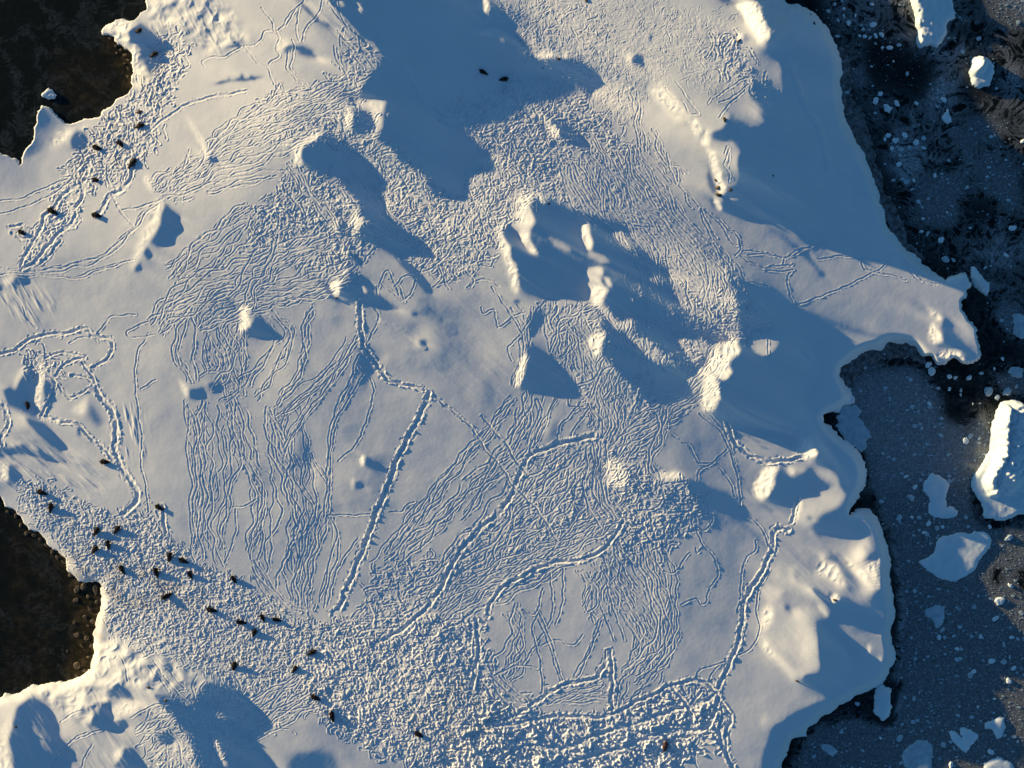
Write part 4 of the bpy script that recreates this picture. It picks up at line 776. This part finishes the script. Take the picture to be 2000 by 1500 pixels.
# ---------------------------------------------------------------- ice afloat
def slab(name, outline, top, mat, seed, tilt=(0, 0), hump=.1, ridge=None):
    """a floating block with the given outline (photo px), a rolling top `top` metres up and undercut sides"""
    p = np.asarray(outline, float); c = p.mean(0); lo, hi = p.min(0)-3, p.max(0)+3; ext = (hi-lo).max(); st = max(.7, min(2.0, ext/26))
    xs = np.arange(lo[0], hi[0]+st, st); ys = np.arange(lo[1], hi[1]+st, st); m = np.zeros((len(ys), len(xs)), bool); a, i, j = fill(p, xs, ys); m[i:i+a.shape[0], j:j+a.shape[1]] = a
    if m.sum() < 4: return None
    r = np.random.default_rng(seed); xx, yy = np.meshgrid(xs, ys); e = np.clip((blur(m.astype(float), 1.3 if ext < 40 else 2.2)-.5)*2, 0, 1)
    z = top*(1+hump*vnoise(m.shape, max(3, ext/st/4), r)+.5*hump*vnoise(m.shape, 3, r))+((xx-c[0])*tilt[0]+(yy-c[1])*tilt[1])*PXM
    if ridge is not None:
        for (h, wdt, line) in ridge:
            L = spline(line, 3); d2 = ((xx[...,None]-L[:,0])**2+(yy[...,None]-L[:,1])**2).min(-1); z = np.maximum(z, z*0+h*np.exp(-d2/wdt**2)*(1+.2*vnoise(m.shape, 3, r)))
    z = np.where(m, np.maximum(z, .05)*(.35+.65*e), -.35)
    Pm = np.stack([(xx-c[0])*PXM, (c[1]-yy)*PXM, z], -1)
    me = grid_mesh(name, Pm, None, m); me.materials.append(M[mat]); o = bpy.data.objects.new(name, me); C.objects.link(o); o.location = at(c[0], c[1], 0); return o
FLOES = [
 ('iceberg','tall white iceberg with a sunlit western cliff off the east shore','iceberg','ice',.8,(0,0),[(3.3,36,[(1992,790),(1980,840),(1976,890),(1966,925)]),(4.3,12,[(1960,800),(1955,840),(1954,880),(1944,910)]),(3.4,12,[(1940,920),(1930,940),(1938,960)])],
  [(1955,785),(1971,783),(1981,781),(2000,790),(2040,800),(2060,900),(2040,1000),(2000,1005),(1984,1007),(1965,1016),(1944,1016),(1923,1012),(1917,988),(1907,969),(1897,951),(1899,935),(1909,919),(1917,905),(1931,884),(1935,849),(1936,828),(1944,807)]),
 ('ice_floe','pale blue floe with a hooked lower corner west of the iceberg','ice floe','ice',.35,(0,0),None,
  [(1821,923),(1845,935),(1855,945),(1849,967),(1849,991),(1863,988),(1872,999),(1869,1009),(1840,1013),(1819,1007),(1812,1001),(1816,980),(1811,967),(1801,959),(1805,940)]),
 ('ice_floe','largest flat blue floe, low and rounded, below the iceberg','ice floe','ice',.4,(0,0),None,
  [(1840,1047),(1877,1040),(1893,1043),(1904,1036),(1923,1039),(1936,1052),(1933,1071),(1915,1092),(1904,1113),(1883,1127),(1859,1137),(1832,1129),(1811,1116),(1792,1098),(1824,1079),(1829,1057)]),
 ('ice_floe','tooth shaped blue floe alone in the grey slush','ice floe','thin_ice',.3,(0,0),None,[(1805,1193),(1827,1179),(1845,1183),(1844,1209),(1837,1225),(1827,1227),(1819,1209),(1807,1204)]),
 ('ice_floe','upright blade of white ice wedged against the southeast shore','ice floe','ice',.9,(0,0),None,[(1725,1332),(1728,1340),(1740,1344),(1739,1369),(1743,1380),(1736,1399),(1725,1409),(1715,1399),(1705,1388),(1708,1367),(1709,1348),(1717,1337)]),
 ('ice_floe','small oval blue floe in the bay at the bottom edge','ice floe','thin_ice',.3,(0,0),None,[(1602,1457),(1611,1452),(1627,1457),(1637,1468),(1627,1479),(1616,1472),(1605,1464)]),
 ('ice_floe','broad turquoise floe with a hollow top cut by the bottom edge','ice floe','thin_ice',.3,(0,0),None,[(1760,1476),(1771,1460),(1792,1445),(1811,1445),(1821,1455),(1821,1487),(1817,1512),(1790,1520),(1776,1510),(1763,1495)]),
 ('ice_floe','heart shaped floe split by a blue cleft','ice floe','ice',.45,(0,0),None,[(1851,1428),(1867,1427),(1877,1440),(1881,1441),(1873,1424),(1883,1420),(1909,1432),(1911,1440),(1896,1455),(1888,1471),(1877,1465),(1861,1449)]),
 ('ice_floe','two lobed floe with a shaded saddle near the right edge','ice floe','ice',.45,(0,0),None,[(1921,1412),(1933,1408),(1952,1399),(1963,1401),(1965,1420),(1957,1439),(1947,1443),(1935,1423),(1924,1425)]),
 ('ice_floe','round topped floe half cut off in the bottom right corner','ice floe','ice',.4,(0,0),None,[(1920,1492),(1933,1484),(1949,1477),(1968,1484),(1981,1497),(1990,1530),(1920,1530)]),
 ('iceberg','long tilted berg with a golden broken west side at the top edge','iceberg','ice',1.6,(-.17,0),[(2.6,7,[(1786,-40),(1787,20),(1792,60),(1796,84)])],
  [(1770,-60),(1776,-30),(1778,0),(1782,16),(1788,40),(1792,60),(1790,80),(1794,94),(1806,90),(1818,88),(1830,94),(1840,84),(1848,68),(1850,44),(1866,36),(1868,24),(1862,10),(1860,0),(1850,-60)]),
 ('iceberg','round domed berg with a lit crest in the dark northeast water','iceberg','ice',1.0,(-.03,0),[(3.3,13,[(1905,138),(1910,130),(1914,122)])],
  [(1892,144),(1896,130),(1898,114),(1912,109),(1930,114),(1942,130),(1938,148),(1930,170),(1912,174),(1898,166),(1896,152)]),
 ('ice_floe','slanting block just off the tip of the eastern point','ice floe','ice',1.0,(0,0),[(2.6,7,[(1905,545),(1914,562)])],[(1896,521),(1903,521),(1918,538),(1933,559),(1930,572),(1925,579),(1901,560),(1897,545)]),
 ('ice_floe','blue floe at the right edge beside the eastern point','ice floe','thin_ice',.4,(0,0),None,[(1973,615),(1987,612),(2000,615),(2020,640),(2010,662),(1990,660),(1975,650),(1980,632)]),
 ('ice_floe','blue floe at the right edge above the iceberg','ice floe','thin_ice',.3,(0,0),None,[(1968,727),(1976,716),(1992,716),(2000,721),(1998,737),(1979,737)]),
 ('ice_floe','three cornered pale chunk like a small sail in dark water','ice floe','ice',.5,(0,0),None,[(1838,230),(1849,212),(1854,218),(1860,240),(1850,242)]),
 ('ice_floe','plump pale chunk largest in its trio beside the northeast shore','ice floe','ice',.5,(0,0),None,[(1725,203),(1735,204),(1744,212),(1738,222),(1728,218)]),
 ('ice_floe','lone white notched floe in the black northwest bay','ice floe','ice',.5,(0,0),None,[(80,185),(95,171),(103,176),(112,185),(107,193),(95,195),(83,190)]),
]
for k, (nm, lab, cat, mat, top, tilt, ridge, out) in enumerate(FLOES):
    o = slab(nm, ragged(out, .10, 40+k, 2), top, mat, 60+k, tilt, .14, ridge)
    if o: tag(o, lab, cat)
CHUNKS = {
 'small pale ice chunk drifting near the top of the northeast shore': [(1703,8,5),(1648,17,4),(1648,31,6),(1671,30,4),(1657,45,6),(1705,48,8),(1686,57,5),(1630,8,5),(1618,22,5),(1637,40,4)],
 'small ice chunk in the tight row off the northeast shore': [(1679,70,4),(1689,71,5),(1699,74,5),(1710,70,6),(1722,68,7),(1710,85,3),(1723,93,4),(1737,93,8)],
 'small ice chunk scattered on the dark water under the domed berg': [(1772,144,6),(1752,202,8),(1719,183,6),(1710,197,9),(1790,202,5),(1843,195,7),(1709,221,4),(1745,120,3),(1702,130,4)],
 'small ice chunk in the loose raft by the steep northeast shore': [(1735,265,8),(1767,263,7),(1749,275,9),(1789,278,7),(1742,290,5),(1760,292,8),(1805,289,6),(1776,287,5),(1728,272,5)],
 'small ice chunk among the grey slush patches in the east': [(1755,321,6),(1785,352,5),(1826,343,6),(1890,365,4),(1850,415,4),(1978,445,9),(1838,469,8),(1800,452,5),(1812,456,6),(1803,427,4),(1847,507,8),(1862,508,6),(1966,499,6),(1924,523,5),(1997,276,6),(1895,445,4),(1780,370,4)],
 'small ice chunk in the black pool under the eastern point': [(1820,725,10),(1813,713,8),(1866,738,5),(1892,738,7),(1854,736,6),(1854,760,5),(1877,762,5),(1876,771,4),(1900,789,3),(1832,758,5),(1815,788,5)],
 'small ice chunk drifting just above the iceberg': [(1930,764,11),(1967,765,11),(1948,776,7),(1942,720,4),(1958,700,5),(1985,755,5)],
 'small ice chunk west of the iceberg on the grey slush': [(1886,861,8),(1912,856,5),(1787,951,8),(1779,972,10),(1769,931,6),(1756,1011,8),(1800,836,4),(1768,868,4),(1851,888,4),(1724,885,4)],
 'small ice chunk strewn between the two flat blue floes': [(1813,1023,7),(1830,1032,5),(1841,1029,5),(1805,1040,6),(1933,1029,5),(1970,1050,10),(1886,1010,5),(1795,1011,5),(1781,1010,4)],
 'small ice chunk on slush around the tooth shaped floe': [(1841,1230,7),(1834,1245,6),(1863,1242,5),(1897,1243,5),(1915,1243,6),(1869,1267,6),(1878,1268,5),(1780,1245,4)],
 'small ice chunk in the line near the right edge': [(1953,1174,11),(1944,1208,9),(1974,1144,7),(1937,1291,9),(1961,1292,7),(1970,1330,8),(1975,1245,6),(1988,1248,5),(1961,1259,6),(1972,1283,5),(1980,1305,6)],
 'small ice chunk loosely spread near the heart shaped floe': [(1895,1318,8),(1902,1311,6),(1785,1364,6),(1796,1352,3),(1757,1442,9),(1843,1454,7),(1935,1468,8),(1857,1493,8),(1720,1442,4),(1685,1466,5),(1830,1300,3),(1942,1365,4),(1910,1380,4)],
}
rc = np.random.default_rng(33)
for lab, lst in CHUNKS.items():
    for (x, y, s) in lst:
        n = rc.integers(6, 9); a = np.sort(rc.uniform(0, 6.28, n)+np.arange(n)*0); a = np.linspace(0, 6.28, n, endpoint=False)+rc.uniform(-.3, .3, n); ro = rc.uniform(0, 3.14); el = rc.uniform(.55, .9)
        q = np.c_[np.cos(a)*s, np.sin(a)*s*el]*rc.uniform(.8, 1.12, (n, 1)); cr, sr = math.cos(ro), math.sin(ro)
        o = slab('ice_chunk', ragged(np.c_[x+q[:,0]*cr-q[:,1]*sr, y+q[:,0]*sr+q[:,1]*cr], .08, int(x*7+y), 1), .16+.03*s*rc.uniform(.5, 1), 'ice' if rc.random() < .6 else 'thin_ice', int(x+y), (0, 0), .2)
        if o: tag(o, lab, 'ice chunk', lab.replace('small ice chunk', 'ice chunks').replace('small pale ice chunk', 'ice chunks'))
# countless brash fragments
bm = bmesh.new(); rb = np.random.default_rng(12); cnt = 0
zone = np.clip((slush-.2)*2.4, 0, 1)
while cnt < 14000:
    x, y = rb.uniform(1560, 2140), rb.uniform(-120, 1620); i, j = int((y+400)/4), int((x+400)/4)
    if rb.random() > zone[i, j]*.8+.10*(slush[i, j] > .1): continue
    gi, gj = int((y-Y0)/ST), int((x-X0)/ST)
    if 0 <= gi < NY and 0 <= gj < NX and land[gi, gj]: continue
    s = min(.6, .065*(1+rb.pareto(2.4))); n = rb.integers(4, 7); a = np.linspace(0, 6.28, n, endpoint=False)+rb.uniform(0, 6); c = at(x, y, 0); h = .03+s*.25
    rr = s*rb.uniform(.6, 1.15, n); el = rb.uniform(.5, 1)
    tp = [bm.verts.new((c[0]+math.cos(t)*q, c[1]+math.sin(t)*q*el, h)) for t, q in zip(a, rr)]; bt = [bm.verts.new((v.co.x, v.co.y, -.05)) for v in tp]
    bm.faces.new(tp)
    for k in range(n): bm.faces.new((tp[k], bt[k], bt[(k+1) % n], tp[(k+1) % n]))
    cnt += 1
bmesh.ops.recalc_face_normals(bm, faces=bm.faces); me = bpy.data.meshes.new('brash_ice'); bm.to_mesh(me); bm.free(); me.materials.append(M['thin_ice'])
o = bpy.data.objects.new('brash_ice', me); C.objects.link(o); tag(o, 'countless tiny brash fragments floating in the dark eastern slush', 'brash ice', kind='stuff')
# frozen shelves at the foot of the eastern shore
for k, (lab, top, out) in enumerate([
 ('long mottled grey shelf of old ice along the northeast shore', .10, [(1634,78),(1650,96),(1662,130),(1664,170),(1672,200),(1690,230),(1702,270),(1712,300),(1722,340),(1736,382),(1750,405),(1766,440),(1786,482),(1806,506),(1795,515),(1770,490),(1730,450),(1710,400),(1690,330),(1665,275),(1640,210),(1634,140)]),
 ('curved grey brown ice shelf lining the bay under the eastern point', .12, [(1640,715),(1670,690),(1720,676),(1740,664),(1790,672),(1806,694),(1812,712),(1780,702),(1752,700),(1725,704),(1700,716),(1688,730),(1672,742),(1668,758),(1645,752),(1635,735)]),
 ('ragged blue grey shelf of thin ice in the small east cove', .10, [(1636,800),(1668,788),(1680,800),(1672,815),(1690,832),(1704,852),(1694,868),(1684,884),(1655,864),(1630,834)])]):
    o = slab('ice_shelf', ragged(out, .24, 90+k, 3), top, 'shelf' if k < 2 else 'thin_ice', 95+k, (0, 0), .3); tag(o, lab, 'ice shelf')

# ---------------------------------------------------------------- rocks
def rock(x, y, s, lab, z=None, flat=.7, snowcap=False, group=None):
    r = random.Random(int(x*13+y*7)); bm = bmesh.new(); bmesh.ops.create_icosphere(bm, subdivisions=3, radius=1); q = [Vector((r.gauss(0,1), r.gauss(0,1), r.gauss(0,1))).normalized() for _ in range(9)]; dd = [r.uniform(.55, .95) for _ in q]
    ax = (r.uniform(.8, 1.4), r.uniform(.45, 1), flat)
    for v in bm.verts:
        for n_, d_ in zip(q, dd):
            t = v.co.dot(n_)
            if t > d_: v.co -= n_*(t-d_)*.9
        v.co = Vector((v.co.x*ax[0], v.co.y*ax[1], v.co.z*ax[2]))*s*PXM*(1+.06*r.uniform(-1, 1))
    me = bpy.data.meshes.new('rock'); bm.to_mesh(me); bm.free(); me.materials.append(M['rock']); o = bpy.data.objects.new('rock', me); C.objects.link(o)
    zz = height(x, y) if z is None else z; o.location = at(x, y, zz); o.rotation_euler = (0, 0, r.uniform(0, 6)); tag(o, lab, 'rock', group); return o
for x, y, s, lab in [(1404,381,6,'dark rock face at the foot of the bright snow wall, southernmost of three'),(1398,352,4.5,'reddish rock ledge breaking out of the bright snow wall, uppermost of three'),(1403,366,5,'narrow rock band across the bright snow wall between two ledges'),
   (1427,371,4,'thin dark rock edge in blue shade east of the snow wall'),(1443,80,4.5,'brown stone under the snow block beside the tall bright ridge'),(1415,234,4.5,'dark stone on the saddle above the shaded east flank'),
   (1631,1172,5.5,'dark rock under the brightest peak of the southeast shoulder'),(1557,1330,4,'dark rock at the lower end of the curved snow ridge'),(657,582,3,'dark stone under the big snow boulder in the middle west'),
   (1091,115,3.4,'black stone by the bright snow lump on the shadow rim'),(1060,133,2.2,'tiny black stone in blue shade under the rim'),(1145,1,4,'dark stone cut by the top edge on trampled snow'),
   (324,1369,3.6,'dark stone with a lit side on the southwest ridge'),(290,1343,3,'small dark stone high on the southwest slope'),(31,1420,3,'dark stone on the bright southwest crest'),(1590,46,3,'black stone on blue snow at the northeast brink'),(1583,28,2.4,'tiny black stone at the northeast brink above its twin'),
   (1510,343,2,'tiny stone far out on the blue east flank'),(1072,398,2.6,'dark stone on the northern edge of the central shadow')]:
    rock(x, y, s, lab)
SH = 'brown wet boulder at the waterline of the southwest bay'; NS = 'brown wet boulder under the northwest snow lip'
for x, y, s in [(150,1150,7),(163,1146,10),(186,1152,9),(148,1172,6),(172,1166,5),(188,1176,5),(176,1190,5),(190,1200,4),(166,1205,4),(181,1214,6),(145,1216,4),(172,1222,4),(150,1240,5),(168,1246,6),(178,1262,4),(160,1262,4),(131,1272,3),(172,1284,5),(150,1300,8),(164,1310,5),(150,1320,4),(138,1122,6),(132,1106,5),(124,1098,5),(112,1088,5),(102,1078,4),(92,1066,5),(78,1054,5),(66,1046,4),(52,1042,5),(40,1026,5),(30,1008,4),(14,1000,4)]:
    rock(x, y, s, SH, .02, .45, group='wet boulders along the southwest bay')
for x, y, s in [(236,98,4),(244,108,5),(250,118,4),(232,84,4),(226,90,3),(250,134,4),(243,124,3),(249,150,3),(214,74,4),(228,104,3)]:
    rock(x, y, s, NS, .02, .45, group='wet boulders under the northwest lip')

# ---------------------------------------------------------------- seals
def seal_mesh(name, spine, fl=1.0):
    """one continuous body grown along a spine (x forward, z up) with fore and hind flippers"""
    bm = bmesh.new(); sk = bm.verts.layers.skin.verify(); V = []
    def add(co, r, prev=None):
        v = bm.verts.new(co); v[sk].radius = r if isinstance(r, tuple) else (r, r)
        if prev is not None: bm.edges.new((prev, v))
        return v
    p = None
    for co, r in spine: p = add(co, r, p); V.append(p)
    V[len(V)//2][sk].use_root = True
    sh = V[-4]
    for s in (-1, 1):
        a = add(sh.co+Vector((-.02, s*.28, -.12)), (.08,.06), sh); b = add(sh.co+Vector((-.12, s*.40*fl, -.19)), (.075,.03), a); add(sh.co+Vector((-.24, s*.46*fl, -.205)), (.05,.02), b)
        a = add(V[0].co+Vector((-.10, s*.07, -.02)), (.06,.035), V[0]); b = add(V[0].co+Vector((-.17, s*.10, -.04)), (.06,.022), a); add(V[0].co+Vector((-.24, s*.12, -.045)), (.04,.018), b)
    me = bpy.data.meshes.new(name); bm.to_mesh(me); bm.free(); o = bpy.data.objects.new(name, me); C.objects.link(o)
    o.modifiers.new('skin', 'SKIN'); m = o.modifiers.new('sub', 'SUBSURF'); m.levels = 2
    dg = bpy.context.evaluated_depsgraph_get(); out = bpy.data.meshes.new_from_object(o.evaluated_get(dg)); bpy.data.objects.remove(o); bpy.data.meshes.remove(me)
    for f in out.polygons: f.use_smooth = True
    out.name = name; return out
REST = [((-.70,0,.10),(.11,.08)),((-.52,0,.16),(.22,.15)),((-.28,0,.22),(.32,.21)),((.00,0,.26),(.37,.25)),((.26,0,.26),(.35,.24)),((.46,0,.24),(.25,.19)),((.62,0,.23),(.16,.14)),((.74,0,.21),(.11,.10)),((.83,0,.18),(.06,.05))]
UP = [((-.64,0,.10),(.12,.09)),((-.46,0,.17),(.24,.16)),((-.22,0,.23),(.34,.22)),((.06,0,.28),(.38,.26)),((.28,0,.33),(.32,.25)),((.42,0,.44),(.20,.18)),((.50,0,.54),(.14,.13)),((.60,0,.58),(.11,.10)),((.71,0,.57),(.06,.05))]
CURL = [((-.62,.26,.10),(.12,.08)),((-.48,.12,.16),(.22,.15)),((-.28,.01,.21),(.32,.21)),((0,-.03,.25),(.37,.25)),((.26,0,.25),(.34,.24)),((.44,.10,.23),(.25,.19)),((.55,.24,.22),(.16,.14)),((.61,.36,.20),(.11,.10)),((.64,.44,.17),(.06,.05))]
MS = {}
for k, sp in (('rest', REST), ('up', UP), ('curl', CURL)):
    MS[k] = seal_mesh('seal_'+k, sp, 1.0 if k != 'up' else 1.15); MS[k].materials.append(M['dark_fur'])
MS['red'] = MS['rest'].copy(); MS['red'].materials.clear(); MS['red'].materials.append(M['reddish_fur'])
# x, y in the photo, heading (deg, 0 = right, 90 = up), pose, size, label
SEALS = [
 (271,61,20,'curl',.95,'dark seal lying in the blue shade inside the northwest snow hook'),
 (301,107,30,'rest',1.0,'dark seal lying below the northwest hook at the edge of the shade'),
 (272,219,10,'red',.75,'reddish brown seal on the trampled northwest path'),
 (273,246,20,'rest',1.05,'dark seal on the outer rim of the northwest path, right below the reddish one'),
 (190,289,155,'rest',1.1,'dark seal beside the domed mound on the northwest path'),
 (236,281,135,'curl',1.05,'dark seal with a lowered tail midway down the northwest path'),
 (259,319,50,'rest',1.25,'large dark seal at the head of a deep trench, northwest path'),
 (188,352,165,'rest',.9,'small dark seal at the lower edge of the northwest trampled ground'),
 (103,413,150,'rest',1.2,'dark seal at the left end of a doubled trench on the west slope'),
 (189,421,165,'rest',1.15,'dark seal at the end of the short thick trench, west slope'),
 (43,454,150,'rest',.95,'dark seal in a churned ring of snow near the left edge'),
 (55,792,100,'curl',.95,'lone black seal deep in the blue western hollow'),
 (205,902,175,'rest',1.1,'dark seal at the junction of two trenches above the rookery'),
 (82,962,160,'rest',1.1,'dark seal pointing left, topmost at the western end of the rookery'),
 (100,991,80,'up',1.15,'dark upright seal just below the topmost western one'),
 (189,1037,60,'up',1.15,'dark upright seal, left one of the pair above the bay'),
 (229,1034,55,'up',1.15,'dark upright seal, right one of the pair above the bay'),
 (212,1063,95,'up',1.1,'dark upright seal with a long shadow between two neighbours'),
 (186,1073,55,'up',1.15,'dark thickset seal nearest the brown bay bank'),
 (239,1112,120,'rest',1.05,'dark seal alone above the brown boulders of the bay'),
 (306,1117,100,'up',1.2,'dark upright seal with the broadest blue shadow in the rookery'),
 (332,1087,80,'up',1.15,'dark upright seal touching the back of its neighbour by the snow rim'),
 (358,1095,155,'rest',1.05,'dark low seal lying in its upright neighbour\'s shadow'),
 (372,1122,110,'up',1.0,'dark ragged looking seal right of the broad shadow'),
 (326,1164,205,'up',1.2,'dark seal with lowered head on the smooth middle rookery'),
 (311,991,150,'rest',1.0,'dark seal at the top of a short trench by the track field'),
 (457,1131,120,'up',1.0,'dark upright seal at the foot of the parallel tracks'),
 (413,1191,162,'rest',1.15,'dark stretched seal lying flat with almost no shadow'),
 (471,1215,170,'up',1.1,'dark seal at the left of a cluster of four'),
 (497,1235,70,'up',1.0,'dark seal with a pale back, lowest in a cluster of four'),
 (513,1206,110,'up',.95,'dark slim upright seal, topmost in a cluster of four'),
 (540,1210,160,'up',.95,'dark seal at the right of a cluster of four'),
 (609,1274,25,'rest',1.1,'dark seal alone on lumpy snow facing up right'),
 (458,1300,75,'up',1.2,'dark tall seal on the smooth rim below the rookery'),
 (576,1306,60,'up',.95,'dark seal with a thin pointed shadow'),
 (616,1362,155,'rest',1.1,'dark seal at the end of the pinkish snow streak'),
 (649,1398,100,'rest',1.2,'dark seal lying across the edge of the churned snow, dug into a hollow'),
 (818,1434,150,'rest',1.05,'dark seal by itself in deep churned snow at the bottom'),
 (1299,1457,80,'red',1.2,'reddish dark seal alone in the deep ruts at lower right'),
 (944,141,150,'rest',.95,'black seal in the great blue shadow, left one of two'),
 (984,155,10,'rest',1.0,'black seal at the rim of the great blue shadow, right one of two'),
]
for x, y, hd, pose, s, lab in SEALS:
    o = bpy.data.objects.new('seal', MS[pose]); C.objects.link(o); o.location = at(x, y, height(x, y)-.03); o.rotation_euler = (0, 0, math.radians(hd)); o.scale = (1.18*s, 1.18*s, 1.18*s)
    tag(o, lab, 'seal', 'seals resting on the snow')
